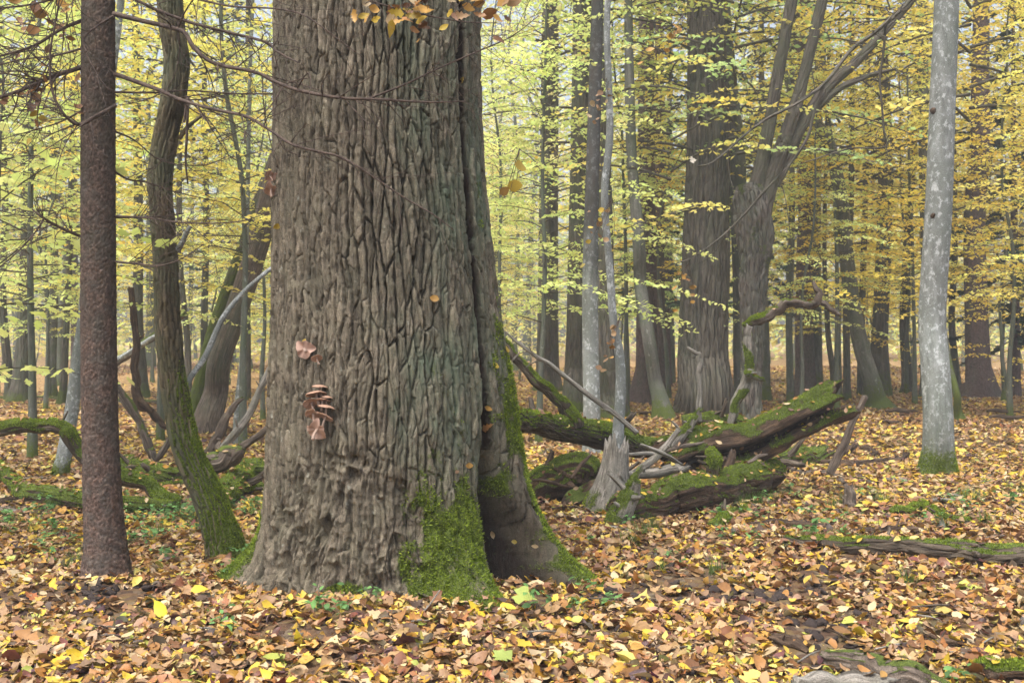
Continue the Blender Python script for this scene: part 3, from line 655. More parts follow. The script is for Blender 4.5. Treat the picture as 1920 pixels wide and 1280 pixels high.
for k, (nm, lb, mt_, d, pts, mh, rl, nr, ns) in enumerate(TREES):
    P, R = px_path(pts, d)
    # a little sway in depth so that trunks are not drawn on a sheet
    P[2:, 1] += .012 * d * np.array([vn(q * .7, k * 3.1, .2, 91) for q in range(len(P) - 2)])
    root = empty(nm, P[0], lb, 'tree')
    z0 = P[0, 2]
    mf = None
    if mh > 0:
        def mf(t, mh=mh, z0=z0, k=k):
            V, n = t['V'], t['n']; nz = fbm(V[:, 0] * 5, V[:, 1] * 5, V[:, 2] * 3, k)
            return np.clip(sst(mh * 2.2, mh * .1, V[:, 2] - z0 - .06 + .9 * mh * nz) * (.80 + .5 * nz), 0, 1.0)
    r0 = R[len(R) // 3]
    def dsp(TH, SS, rr, r0=r0, rl=rl, k=k, mt_=mt_):
        h = rr * rl * (np.cos(5 * TH + k) * .6 + np.cos(3 * TH + k * 2) * .6) * np.exp(-SS / (r0 * 2.6))
        h = h + rr * .05 * fbm(np.cos(TH) * 1.4, np.sin(TH) * 1.4, SS * .9, k + 3)
        if mt_ == 'oakfar':
            f1, f2, c = cells(TH / (2 * np.pi) * 44 + .6 * vn(np.cos(TH) * 4, np.sin(TH) * 4, SS * 2, 6), SS / .5, 44, 5)
            h = h - .030 * (1 - sst(0, .4, f2 - f1))
        return h
    big = mt_ == 'oakfar'
    o, t = trunk_obj('trunk', P, R, M[mt_], root, 260 if big else nr, 150 if big else ns, dsp, mf, caps=(False, True), rot=(lambda t: .75 * sst(2.3, 3.1, t['V'][:, 2] + .5 * fbm(t['V'][:, 0] * 5, t['V'][:, 1] * 5, t['V'][:, 2] * 2, 3))) if k == 7 else None,
                     algae=lambda t, k=k: np.clip(.1 + .7 * fbm(t['V'][:, 0] * 3, t['V'][:, 1] * 3, t['V'][:, 2] * 1.5, k + 30), 0, .8))
    if k == 0:
        hornR = root; add_moss(t, root, 7000, .014, .006, 8)
        for (kx, ky, kw) in ((1752, 205, 8), (1750, 402, 5)):
            p = at(kx, ky, 11.4 - 46 * .5 * 11.4 / F * .93)
            kn = tube([p + [0, .02, -.02], p + [0, -.008, 0], p + [0, -.018, .01]], [kw * .006, kw * .0045, kw * .002], 6, 10, rough=.2)
            obj('knot_hole', mesh('knot_hole', kn['V'], kn['Q'], kn['T'], bark=kn['bark']), M['rot'], root)
    if k == 5: add_moss(t, root, 3000, .014, .006, 9)
    if k == 1: oak2 = root

# gnarled fork tree
P, R = px_path([(1407, 800, 82), (1407, 782, 62), (1408, 740, 52), (1409, 680, 50), (1411, 580, 53), (1413, 510, 58), (1416, 465, 70), (1414, 430, 76), (1410, 395, 74), (1406, 365, 70), (1404, 345, 50)], 18.7)
gn = empty('hornbeam_tree', P[0], 'gnarled burred old tree with torn trunk forking into three limbs', 'tree')
def gd(TH, SS, rr):
    f1, f2, c_ = cells(TH / (2 * np.pi) * 26 + .6 * vn(np.cos(TH) * 4, np.sin(TH) * 4, SS * 2, 6), SS / .4, 26, 15)
    return -.03 * (1 - sst(0, .4, f2 - f1)) + rr * (.10 * np.cos(2 * TH + SS * 1.1) + .10 * fbm(np.cos(TH) * 2, np.sin(TH) * 2, SS * 2.2, 13)) + rr * .12 * np.cos(5 * TH) * np.exp(-SS / .5) - .012 * (np.abs(vn(np.cos(TH) * 5, np.sin(TH) * 5, SS * 2, 14)) < .15)
trunk_obj('trunk', P, R * .86, M['fork'], gn, 220, 90, gd, lambda t: np.clip(1.3 * fbm(t['V'][:, 0] * 3, t['V'][:, 1] * 3, t['V'][:, 2] * 2, 19) * sst(2.2, 3.4, t['V'][:, 2]) + .1, 0, 1),
          algae=lambda t: np.clip(.3 + fbm(t['V'][:, 0] * 3, t['V'][:, 1] * 3, t['V'][:, 2] * 2, 20), 0, .9) * .7)
for (pts, mt_) in (([(1404, 410, 56), (1418, 350, 40), (1430, 290, 32), (1442, 220, 30), (1455, 140, 28), (1468, 60, 27), (1482, -20, 25), (1505, -180, 20), (1530, -420, 12)], 'trunk'),
                   ([(1420, 415, 58), (1440, 350, 42), (1462, 285, 36), (1484, 215, 31), (1505, 130, 28), (1524, 50, 26), (1545, -50, 22), (1590, -260, 14)], 'trunk'),
                   ([(1450, 345, 34), (1478, 285, 32), (1510, 220, 29), (1550, 165, 27), (1600, 120, 23), (1650, 65, 19), (1710, 0, 16), (1790, -80, 11), (1850, -160, 5)], 'trunk'),
                   ([(1498, 250, 14), (1530, 205, 17), (1570, 170, 16), (1620, 150, 12), (1665, 140, 6)], 'trunk')):
    P, R = px_path(pts, 18.7, ground=False)
    P[:, 1] += np.linspace(0, .4, len(P)) * (1 if mt_ == 'dead' else -1)
    trunk_obj('limb', P, R * .78, M[mt_], gn, 60, 18, rough=.22, seed=len(pts))

# slim pale tree growing up through the dead wood
P, R = px_path([(1157, 900, 34), (1158, 862, 25), (1160, 800, 21), (1164, 720, 20), (1162, 670, 18), (1154, 625, 17), (1149, 590, 15), (1143, 500, 14), (1136, 420, 14), (1134, 350, 14), (1143, 260, 14), (1142, 170, 13), (1138, 60, 12), (1142, -60, 11), (1152, -300, 8)], 9.3)
slim = empty('hornbeam_tree', P[0], 'thin wavy silver grey young tree rising from the dead wood pile', 'tree')
trunk_obj('trunk', P, R, M['horn'], slim, 120, 18, rough=.10, seed=31, moss=lambda t: .5 * sst(.9, .4, t['V'][:, 2]) * np.clip(fbm(t['V'][:, 0] * 9, t['V'][:, 1] * 9, t['V'][:, 2] * 6, 3) + .5, 0, 1))

# bare branch that the pale hornbeam holds out
def twiggy(name, pts, d, mat, parent, ntw=6, tl=.3, seed=0, nr=60, ns=7, sub=True):
    P, R = px_path(pts, d, ground=False)
    if d > 11: R = R * .68
    elif d == 6.2: R = R * .76
    parts = []; stem_ = tube(P, R, nr, ns, None, (True, True), .18, seed)
    bo = obj(name, mesh(name, stem_['V'], stem_['Q'], stem_['T'], bark=stem_['bark']), mat, parent)
    r = np.random.default_rng(seed)
    C, RR_, S = resample(P, R, 80); Tn, Nn, Bn = frames(C)
    for q in range(ntw):
        k = int(r.uniform(.15, .97) * 79); a = r.uniform(0, 2 * np.pi)
        dr = Tn[k] * r.uniform(.3, .9) + (Nn[k] * math.cos(a) + Bn[k] * math.sin(a)) * r.uniform(.5, 1) + np.array([0, 0, -.15])
        dr /= np.linalg.norm(dr); L = tl * r.uniform(.4, 1.3)
        side = r.normal(size=3) * .25
        pp = [C[k], C[k] + dr * L * .4, C[k] + (dr + side * .5) * L * .75, C[k] + (dr + side) * L]
        rr = max(RR_[k] * .4, .0012)
        parts.append(tube(pp, [rr, rr * .8, rr * .55, rr * .3], 9, 5, None, (False, True)))
        if sub:
            for z in range(2):
                b = pp[1] + (pp[2] - pp[1]) * r.random(); d2 = dr + r.normal(size=3) * .6; d2 /= np.linalg.norm(d2)
                parts.append(tube([b, b + d2 * L * .2, b + d2 * L * .42 + [0, 0, -.02 * L]], [rr * .5, rr * .4, rr * .22], 5, 4, None, (False, True)))
        t = join(parts); parts = []
        obj('twig', mesh('twig', t['V'], t['Q'], t['T'], bark=t['bark']), mat, bo, (0, 0, 0))
    return bo
twiggy('branch', [(1770, -110, 16, 0), (1735, -40, 15, -.3), (1695, 12, 13, -.5), (1640, 62, 12, -.7), (1598, 92, 11, -.9), (1545, 158, 10, -1.1), (1490, 196, 9, -1.3), (1440, 222, 8, -1.4), (1400, 250, 7, -1.5), (1362, 284, 6, -1.6), (1330, 308, 5, -1.7), (1308, 312, 4, -1.7)], 11.2, M['trunk'], hornR, 14, .4, 3)
twiggy('branch', [(1546, 156, 9, -1.1), (1528, 205, 8, -1.15), (1514, 258, 8, -1.2), (1478, 312, 7, -1.3), (1430, 362, 7, -1.4), (1390, 408, 6, -1.5), (1345, 450, 5, -1.6), (1300, 482, 4, -1.7), (1268, 494, 3, -1.7)], 11.2, M['trunk'], hornR, 16, .45, 4)
twiggy('branch', [(1662, 42, 7, -.6), (1656, 100, 7, -.6), (1650, 150, 6, -.6), (1654, 200, 6, -.6), (1658, 250, 6, -.6), (1662, 275, 5, -.6), (1600, 278, 5, -.7), (1560, 288, 4, -.8), (1500, 308, 3, -.9)], 11.2, M['trunk'], hornR, 10, .35, 5)

# dead branches of the spruce, bare and twiggy
BR = [
 [(212, 26, 13, -.05), (260, 38, 12, -.1), (320, 52, 12, -.2), (347, 62, 11, -.3), (362, 88, 11, -.35), (400, 118, 10, -.4), (480, 136, 9, -.5), (522, 156, 9, -.6), (570, 172, 9, -.75), (640, 184, 8, -.85), (720, 187, 7, -.9), (800, 192, 5, -.9), (872, 190, 3, -.9)],
 [(690, 186, 6, -.88), (760, 158, 5, -.9), (830, 125, 4, -.9), (900, 95, 4, -.8), (960, 68, 3, -.7), (1010, 30, 2, -.6)],
 [(212, 138, 12, 0), (260, 155, 11, -.1), (300, 170, 10, -.2), (340, 188, 9, -.3), (400, 205, 8, -.4), (460, 218, 8, -.5), (500, 240, 7, -.65), (550, 272, 7, -.8), (600, 285, 6, -.85), (640, 295, 6, -.88), (690, 325, 5, -.9), (760, 372, 4, -.9), (812, 402, 4, -.9), (852, 432, 2, -.9)],
 [(225, -30, 9, 0), (255, 0, 8, -.1), (350, 40, 8, -.2), (425, 60, 7, -.3), (500, 80, 7, -.4), (518, 96, 6, -.5), (560, 118, 3, -.75)],
 [(158, 125, 12, 0), (95, 145, 10, -.1), (50, 165, 9, -.2), (0, 183, 8, -.2), (-70, 205, 5, -.3)],
 [(158, 37, 10, 0), (115, 55, 8, -.15), (65, 85, 7, -.2), (20, 100, 6, -.2), (-40, 115, 4, -.2)],
 [(216, 198, 11, -.06), (180, 218, 10, -.2), (146, 234, 8, -.25), (118, 212, 7, -.3), (98, 170, 6, -.3), (94, 100, 5, -.3), (108, 20, 4, -.3), (116, -50, 3, -.3)],
 [(212, 405, 6, 0), (280, 409, 5, -.1), (350, 418, 4, -.2), (450, 415, 3, -.3), (505, 398, 2, -.3)],
 [(212, 408, 5, 0), (300, 406, 4, .1), (345, 400, 3, .2)],
 [(212, 490, 6, 0), (260, 495, 5, -.1), (300, 498, 4, -.15), (340, 485, 3, -.2), (382, 458, 2, -.2)],
 [(212, 30, 6, -.08), (165, 62, 5, -.2), (157, 80, 5, -.22), (172, 122, 4, -.25), (198, 162, 4, -.25), (222, 182, 3, -.2)],
 [(212, 173, 6, 0), (290, 174, 5, .1), (350, 170, 4, .2), (440, 176, 4, .3), (530, 175, 3, .4)],
 [(158, 446, 8, 0), (120, 430, 7, -.1), (80, 408, 6, -.2), (60, 392, 4, -.2)],
 [(82, 410, 5, -.2), (70, 430, 4, -.2), (40, 465, 4, -.25), (0, 500, 3, -.3), (-40, 530, 2, -.3)],
 [(212, 320, 6, 0), (240, 336, 5, .1), (275, 342, 4, .15), (330, 360, 3, .2), (420, 380, 2, .3)],
 [(158, 90, 6, 0), (100, 105, 5, .2), (40, 112, 4, .3), (-30, 130, 3, .4)],
 [(158, 205, 5, 0), (110, 230, 4, -.2), (60, 245, 3, -.3), (0, 262, 2, -.4)],
 [(205, -40, 8, 0), (300, -20, 7, -.3), (420, 10, 5, -.5), (560, 25, 4, -.9), (640, 78, 3, -.95), (680, 108, 2, -.95)],
 [(205, -60, 8, 0), (420, -40, 6, -.5), (640, -10, 5, -.95), (760, 20, 4, -1.), (860, 40, 3, -1.), (940, 44, 2, -.9)],
 [(160, -30, 8, 0), (110, -5, 6, -.2), (50, 10, 5, -.3), (0, 16, 4, -.4), (-60, 30, 2, -.4)],
 [(212, 245, 5, 0), (250, 262, 4, .1), (300, 300, 3, .2), (380, 310, 3, .2), (430, 292, 2, .3)],
]
for k, b in enumerate(BR):
    twiggy('branch', b, 6.2, M['twig'], spruce, 26 if k < 8 else 16, .42, 40 + k, 70, 7)

# ------------------------------------------------------------------ fallen logs, dead branches, stumps
TOPS = []
def top_moss(lo=.05, hi=.6, amt=1.0, k=7, s=0):
    def f(t):
        V, n = t['V'], t['n']; nz = fbm(V[:, 0] * k, V[:, 1] * k, V[:, 2] * k, s + 100)
        return np.clip(1.35 * amt * sst(lo - .1, hi, n[:, 2] + .45 * nz), 0, 1.25)
    return f
def log(name, label, cat, pts, d, mat, moss=None, tuft=0, nr=60, ns=22, rough=.12, disp=None, seed=0, splinter=0.0, tl=.014, tw=.005, group=None, rest=.6):
    if d is None:
        P, R = [], []
        for q in pts:
            dd = F * CH / (q[1] - 640)
            for _ in range(8):
                rr = q[2] * .5 * dd / F; p = at(q[0], q[1], dd); dd = (CH - float(gz(p[0], p[1])) - rr * rest) / ((q[1] - 640) / F)
            P.append(at(q[0], q[1], dd)); R.append(q[2] * .5 * dd / F)
        P, R = np.array(P), np.array(R)
    else: P, R = px_path(pts, d, ground=False)
    root = empty(name, P[0], label, cat, group)
    rm = R.max()
    rk = np.random.default_rng(seed + 900)
    mid = (P[:-1] + P[1:]) / 2 + rk.normal(0, .07 if 'straight' in label else .26, (len(P) - 1, 3)) * R[:-1, None]; mr = (R[:-1] + R[1:]) / 2 * rk.uniform(.84, 1.16, len(R) - 1)
    P = np.insert(P, np.arange(1, len(P)), mid, 0); R = np.insert(R, np.arange(1, len(R)), mr)
    if group is None and tuft >= 0:
        C_, R_, S_ = resample(P, R, 40); T_, N_, B_ = frames(C_)
        for q in range(3 if rm > .03 else 2):
            k_ = int(rk.uniform(.12, .9) * 39); a_ = rk.uniform(0, 6.28); dr_ = N_[k_] * math.cos(a_) + B_[k_] * math.sin(a_) + T_[k_] * rk.uniform(-.3, .8); dr_[2] = abs(dr_[2]) * .8; r_ = max(R_[k_] * rk.uniform(.18, .34), .004); L_ = R_[k_] * rk.uniform(1.5, 3.2)
            tb = tube([C_[k_], C_[k_] + dr_ * L_ * .55, C_[k_] + dr_ * L_ + rk.normal(0, .12 * L_, 3)], [r_ * 1.3, r_, r_ * .6], 9, 9, None, (False, True), .2, q, r_ * .8)
            obj('stub', mesh('stub', tb['V'], tb['Q'], tb['T'], bark=tb['bark']), M[mat], root)
    if rm > .02: nr, ns = int(nr * 1.7), max(int(ns * (2.6 if rm > .08 else 1.8)), 26)
    if disp is None: disp = fibre(seed)
    if not splinter: splinter = rm * .7
    o, t = trunk_obj('bark' if cat == 'log' else 'wood', P, R, M[mat], root, nr, ns, disp, moss, rough, seed, (True, True), splinter=splinter)
    if moss is not None and tuft > 0: add_moss(t, root, tuft, tl, tw, seed + 1)
    TOPS.append(t)
    return root
def fibre(seed):
    def f(TH, SS, rr):
        c, sn = np.cos(TH), np.sin(TH)
        a = 1 - np.abs(vn(c * 3.2, sn * 3.2, SS * 1.6, seed + 200)); b = 1 - np.abs(vn(c * 8, sn * 8, SS * 3.5, seed + 201))
        k = vn(c * 1.1, sn * 1.1, SS * 5, seed + 202)
        return rr * (.28 * (a - .62) + .17 * (b - .62) + .07 * vn(c * 16, sn * 16, SS * 9, seed + 204) + .20 * np.clip(k - .35, 0, 1) + .10 * vn(c, sn, SS * 2.2, seed + 203))
    return f
pd = lambda r, s=0: plate_disp(r, .035, .14, .010, s, lobes=.03, fine=.003, warp=.6)
log('fallen_branch', 'arched mossy branch lifting off the ground behind the spruce', 'branch', [(-60, 818, 24), (0, 806, 25), (50, 798, 24), (95, 797, 25), (122, 806, 26), (138, 830, 25), (165, 858, 26), (205, 880, 27), (245, 898, 28), (290, 920, 28), (330, 945, 30)], 9.0, 'log', top_moss(-.3, .3, s=1), 11000, 90, 20, seed=1)
log('fallen_branch', 'low mossy branch bending into the leaves before the arched one', 'branch', [(-30, 850, 20), (5, 885, 24), (38, 915, 30), (80, 927, 32), (140, 935, 30), (200, 942, 32), (260, 945, 26), (318, 948, 20)], None, 'log', top_moss(-.4, .3, s=2), 9000, 70, 20, seed=2, rest=1.3)
log('fallen_branch', 'dark bare branch butt lying under the low mossy branch', 'branch', [(-40, 955, 22), (10, 942, 20), (50, 935, 16), (90, 938, 10)], None, 'rot', None, 0, 30, 14, seed=3)
log('fallen_log', 'thick bright mossy log dipping behind the great oak', 'log', [(405, 948, 44), (425, 918, 46), (452, 893, 46), (490, 884, 44), (540, 880, 42), (600, 884, 40), (680, 895, 36)], None, 'log', top_moss(-.6, .1, s=4), 13000, 60, 22, seed=4, rest=1.1)
log('fallen_log', 'mossy log lying on leaves beneath the bright mossy one', 'log', [(430, 930, 24), (480, 916, 26), (540, 912, 26), (620, 918, 24)], None, 'log', top_moss(-.1, .4, s=5), 3000, 40, 18, seed=5)
log('fallen_log', 'flat mossy log lying behind the crooked tree', 'log', [(215, 872, 26), (250, 876, 32), (300, 888, 34), (350, 886, 30), (400, 880, 22)], None, 'log', top_moss(-.4, .3, s=6), 6000, 50, 18, seed=6, rest=1.2)
log('fallen_log', 'thin mossy log under the flat one behind the crooked tree', 'log', [(270, 914, 14), (330, 908, 16), (390, 910, 14), (430, 905, 12)], None, 'log', top_moss(0, .5, s=7), 1800, 40, 14, seed=7)
log('fallen_log', 'weathered brown log butt with a split pale upper branch', 'log', [(372, 900, 34), (398, 868, 36), (425, 853, 32), (446, 848, 24), (452, 846, 16)], 9.6, 'dead', top_moss(.35, .8, .6, s=8), 0, 50, 22, .2, None, 8, .03)
log('dead_branch', 'pinkish grey splintered branch rising from the brown log butt', 'branch', [(440, 850, 14), (462, 832, 13), (488, 815, 12), (515, 792, 12), (545, 765, 8)], 9.7, 'dead', None, 0, 34, 12, .2, None, 9)
log('dead_branch', 'curved dark dead branch bowing to the ground behind the spruce', 'branch', [(210, 705, 12), (228, 738, 14), (252, 775, 15), (268, 810, 15), (280, 842, 16), (288, 860, 14), (305, 846, 13), (318, 820, 8)], 11.2, 'dead', top_moss(.3, .8, .7, s=10), 0, 60, 12, .2, None, 10)
log('dead_branch', 'dark twisted dead stem with side knots behind the crooked tree', 'branch', [(245, 540, 10), (250, 590, 13), (256, 640, 13), (252, 690, 13), (254, 730, 15), (264, 762, 15), (285, 772, 14), (300, 790, 13), (312, 800, 9)], 13.0, 'rot', None, 0, 60, 12, .25, None, 11)
log('dead_branch', 'short dark arm forking from the twisted dead stem', 'branch', [(254, 728, 9), (252, 700, 9), (262, 745, 9), (285, 770, 8)], 12.9, 'rot', None, 0, 20, 10, .2, None, 12)
log('dead_branch', 'reddish dead branch curving up beside the leaning trunks', 'branch', [(378, 862, 16), (396, 842, 18), (412, 815, 17), (423, 785, 15), (436, 765, 12), (452, 748, 7)], 11.6, 'dead', top_moss(.4, .9, .6, s=13), 0, 40, 12, .2, None, 13)
log('dead_branch', 'long grey leaning dead branch reaching towards the great oak', 'branch', [(405, 858, 12), (430, 826, 14), (455, 795, 14), (478, 755, 13), (498, 710, 12), (514, 672, 10), (524, 640, 5)], 12.0, 'deadgrey', None, 0, 50, 12, .2, None, 14)
log('fallen_log', 'distant log lying across the ground of the left glade', 'log', [(-60, 748, 8), (40, 746, 9), (120, 748, 9), (240, 752, 8), (330, 756, 6)], None, 'log', top_moss(.2, .7, s=15), 0, 40, 10, .15, None, 15)
log('leaning_log', 'mossy fallen trunk propped aslant in the far left wood', 'log', [(205, 690, 12), (235, 668, 13), (265, 645, 13), (300, 622, 12), (345, 590, 10)], 21.0, 'log', top_moss(-.1, .5, s=16), 0, 30, 12, .12, None, 16)
log('leaning_log', 'pale bare trunk propped aslant under the mossy one', 'log', [(205, 682, 9), (240, 662, 9), (275, 640, 8), (320, 612, 6)], 20.4, 'horn', None, 0, 30, 10, .1, None, 17)

# dead wood pile on the right of the great oak
log('fallen_log', 'long mossy horizontal log with furrowed bark beside the great oak', 'log', [(850, 772, 40, -2.2), (920, 778, 44, -1.5), (975, 788, 46, -.9), (1040, 800, 48, -.4), (1110, 812, 50, -.1), (1165, 824, 50, .1), (1200, 838, 42, .2), (1222, 848, 30, .3)], 9.6, 'log', top_moss(-.15, .45, s=18), 14000, 120, 36, .06, pd(.13, 4), 18)
log('dead_branch', 'mossy limb slanting up from the horizontal log', 'branch', [(1082, 800, 26), (1074, 780, 24), (1055, 756, 22), (1025, 728, 20), (1000, 708, 19), (975, 680, 18), (952, 650, 17), (935, 620, 14)], 9.3, 'log', top_moss(.05, .6, s=19), 3500, 60, 18, .14, None, 19)
twl = empty('dead_branch', at(1165, 790, 9.0), 'long thin bare grey branch lying across the horizontal log', 'branch')
twiggy('wood', [(1195, 812, 10), (1165, 786, 10), (1140, 766, 10), (1110, 745, 10), (1080, 722, 9), (1052, 700, 9), (1030, 682, 9), (1008, 670, 8), (985, 652, 7), (968, 640, 6), (948, 622, 3)], 9.0, M['deadgrey'], twl, 5, .2, 77)
# hollow log: a shell, open towards the viewer's side
def shell_log(name, label, pts, d, wall=.055, a0=200, a1=490, nr=90):
    P, R = px_path(pts, d, ground=False)
    root = empty(name, P[0], label, 'log')
    C, RR_, S = resample(P, R, nr); Tn = np.gradient(C, axis=0); Tn /= np.linalg.norm(Tn, axis=1)[:, None]
    upv = np.array([0, 0, 1.]); Bn = np.cross(Tn, upv); Bn /= np.linalg.norm(Bn, axis=1)[:, None]; Un = np.cross(Bn, Tn)
    # angle 0 = towards Bn (to the viewer), 90 = up
    no, ni = 34, 22
    ao = np.radians(np.linspace(a0, a1, no)); ai = np.radians(np.linspace(a1 - 6, a0 + 6, ni))
    A = np.concatenate([ao, ai]); ns = len(A)
    AA, SS = np.meshgrid(A, S); base = np.repeat(RR_[:, None], ns, 1)
    base = base * (1 + .32 * fbm(np.cos(AA) * 1.3, np.sin(AA) * 1.3, SS * 2.6, 24))
    base = base + .034 * (np.abs(fbm(np.cos(AA) * 4, np.sin(AA) * 4, SS * 2.2, 25)) - .3) + .012 * vn(np.cos(AA) * 14, np.sin(AA) * 14, SS * 7, 29)
    base[:, no:] -= wall * (1 + .3 * fbm(np.cos(AA[:, no:]) * 5, np.sin(AA[:, no:]) * 5, SS[:, no:] * 3, 26))
    V = C[:, None] + (Bn[:, None] * np.cos(A)[None, :, None] + Un[:, None] * np.sin(A)[None, :, None]) * base[..., None]
    jag = .13 * vn(np.cos(A) * 2.5, np.sin(A) * 2.5, 3.1, 27) + .09 * vn(np.cos(A) * 9, np.sin(A) * 9, 1.1, 28)
    V[-1] += Tn[-1] * jag[:, None]; V[-2] += Tn[-1] * jag[:, None] * .8; V[-3] += Tn[-1] * jag[:, None] * .6; V[-4] += Tn[-1] * jag[:, None] * .35; V[0] -= Tn[0] * np.abs(jag[:, None]) * 1.2
    i = np.arange(nr - 1)[:, None] * ns; j = np.arange(ns)[None]; j2 = (j + 1) % ns
    Q = np.stack([i + j, i + ns + j, i + ns + j2, i + j2], -1).reshape(-1, 4)
    # end faces between outer and inner skin
    for e, fl_ in ((0, 1), ((nr - 1) * ns, 0)):
        for q in range(no - 1):
            f = int(round((no - 1 - q) / (no - 1) * (ni - 1))) + no; f2 = int(round((no - 2 - q) / (no - 1) * (ni - 1))) + no
            qd = [e + q, e + q + 1, e + f2, e + f]
            Q = np.vstack([Q, qd if fl_ else qd[::-1]])
    V = V.reshape(-1, 3); bark = np.stack([np.cos(AA) * base, np.sin(AA) * base, SS], -1).reshape(-1, 3)
    n = normals(V, Q); t = dict(V=V, Q=Q, T=None, n=n)
    m = top_moss(.35, .8, s=28)(t); inner = np.tile(np.arange(ns) >= no, nr); m[inner] *= .1
    t['m'] = m
    obj('bark', mesh('bark', V, Q, None, bark=bark, moss=m), M['rot'], root)
    add_moss(t, root, 9000, .015, .005, 29); TOPS.append(t)
    return root
shell_log('hollow_log', 'big rotten hollow log with jagged open end raised and moss along its top', [(1262, 872, 96), (1300, 855, 96), (1350, 842, 92), (1400, 832, 84), (1450, 810, 76), (1500, 785, 72), (1545, 762, 74), (1566, 752, 78)], 9.5, wall=.10, a0=8, a1=318)
log('rotten_log', 'barky rotten trunk section on the ground under the hollow log', 'log', [(1160, 962, 62, -1.25), (1195, 950, 72, -1.1), (1250, 936, 76, -.9), (1310, 922, 74, -.6), (1370, 906, 70, -.2), (1420, 892, 60, .1), (1450, 884, 44, .3)], 9.4, 'rot', top_moss(.1, .6, s=30), 9000, 90, 34, .2, pd(.16, 6), 30, .05)
log('rotten_log', 'pale splintered slab standing at the left end of the rotten trunk section', 'log', [(1150, 1000, 46), (1165, 965, 44), (1178, 935, 36), (1190, 905, 22), (1196, 888, 8)], 8.0, 'deadgrey', top_moss(-.2, .6, .7, s=31), 1500, 40, 16, .25, None, 31)
log('rotten_stump', 'hollow mossy stump lump topped with leaves near the great oak', 'stump', [(1000, 925, 44), (1025, 905, 58), (1060, 890, 66), (1095, 885, 64), (1118, 892, 44)], 9.2, 'rot', top_moss(.0, .5, s=32), 6000, 60, 28, .3, None, 32)
log('rotten_log', 'dark sloping root plate wood between the stump lump and the broken stump', 'log', [(1040, 965, 30), (1080, 945, 44), (1120, 930, 56), (1150, 915, 50)], 8.9, 'rot', top_moss(.4, .9, .7, s=33), 0, 50, 24, .3, None, 33)
log('fallen_log', 'short cut mossy log end beyond the hollow log', 'log', [(1420, 880, 40), (1460, 868, 44), (1500, 858, 46), (1535, 856, 44)], None, 'log', top_moss(-.05, .5, s=34), 4500, 50, 24, .1, None, 34)
log('fallen_log', 'mossy trunk piece lying behind the top of the hollow log', 'log', [(1280, 792, 26), (1320, 788, 28), (1360, 792, 28), (1400, 800, 26)], 10.6, 'log', top_moss(-.1, .4, s=35), 2500, 40, 18, .14, None, 35)
# broken stump: flared, with a torn top
P, R = px_path([(1140, 965, 96), (1142, 940, 82), (1146, 915, 66), (1150, 890, 56), (1153, 866, 50), (1155, 846, 46)], 8.7, ground=False)
stp = empty('broken_stump', P[0], 'pale broken stump with torn splintered top in the dead wood pile', 'stump')
o, t = trunk_obj('wood', P, R, M['deadgrey'], stp, 44, 44, lambda TH, SS, rr: rr * (.14 * np.cos(4 * TH + 1) * np.exp(-SS / .2) + .06 * fbm(np.cos(TH) * 4, np.sin(TH) * 4, SS * 2, 37)), lambda t: np.clip(sst(.32, .05, t['V'][:, 2]) * (.6 + fbm(t['V'][:, 0] * 8, t['V'][:, 1] * 8, t['V'][:, 2] * 8, 38)), 0, 1), splinter=.12, seed=4)
add_moss(t, stp, 2500, .014, .005, 39)
log('wood_peg', 'upright mossy stub standing in front of the hollow log', 'stump', [(1340, 985, 46), (1341, 960, 32), (1342, 925, 28), (1338, 890, 30), (1336, 868, 30), (1334, 850, 22), (1333, 842, 10)], 8.9, 'log', lambda t: np.clip(sst(.32, .62, t['V'][:, 2]) + .35 + .5 * fbm(t['V'][:, 0] * 9, t['V'][:, 1] * 9, t['V'][:, 2] * 9, 40), 0, 1), 5000, 50, 20, .15, None, 40)
log('split_plank', 'flat grey split piece of wood lying on the dead wood pile', 'wood', [(1178, 892, 20), (1200, 888, 24), (1240, 884, 26), (1275, 878, 24), (1286, 876, 14)], 8.8, 'deadgrey', None, 0, 40, 14, .15, lambda TH, SS, rr: -rr * .25 * np.abs(np.sin(TH)), 41)
log('dead_branch', 'straight bare stick leaning on the dead wood pile', 'branch', [(1165, 905, 12), (1190, 885, 12), (1225, 862, 12), (1250, 835, 11), (1272, 806, 9)], 8.8, 'deadgrey', None, 0, 30, 10, .15, None, 42)
log('dead_branch', 'greenish forked stick standing above the hollow log', 'branch', [(1262, 838, 18), (1285, 806, 16), (1300, 786, 13), (1312, 770, 8)], 9.4, 'deadgrey', top_moss(.0, .6, .8, s=43), 800, 26, 10, .2, None, 43)
log('dead_branch', 'thin pale upright dead stick with knobbly top', 'branch', [(1312, 790, 9), (1310, 760, 10), (1313, 730, 9), (1310, 700, 10), (1314, 680, 11), (1312, 664, 9), (1302, 660, 7), (1290, 652, 4)], 9.9, 'deadgrey', None, 0, 40, 9, .3, None, 44)
log('dead_branch', 'bare dead stem rising in an elbow with a mossy crook', 'branch', [(1368, 800, 14), (1376, 775, 16), (1388, 740, 17), (1400, 712, 17), (1405, 690, 15), (1402, 655, 14), (1402, 630, 13), (1403, 612, 15)], 9.9, 'deadgrey', lambda t: np.clip(sst(.55, .9, fbm(t['V'][:, 0] * 5, t['V'][:, 1] * 5, t['V'][:, 2] * 4, 45) + .5), 0, 1), 900, 50, 12, .25, None, 45)
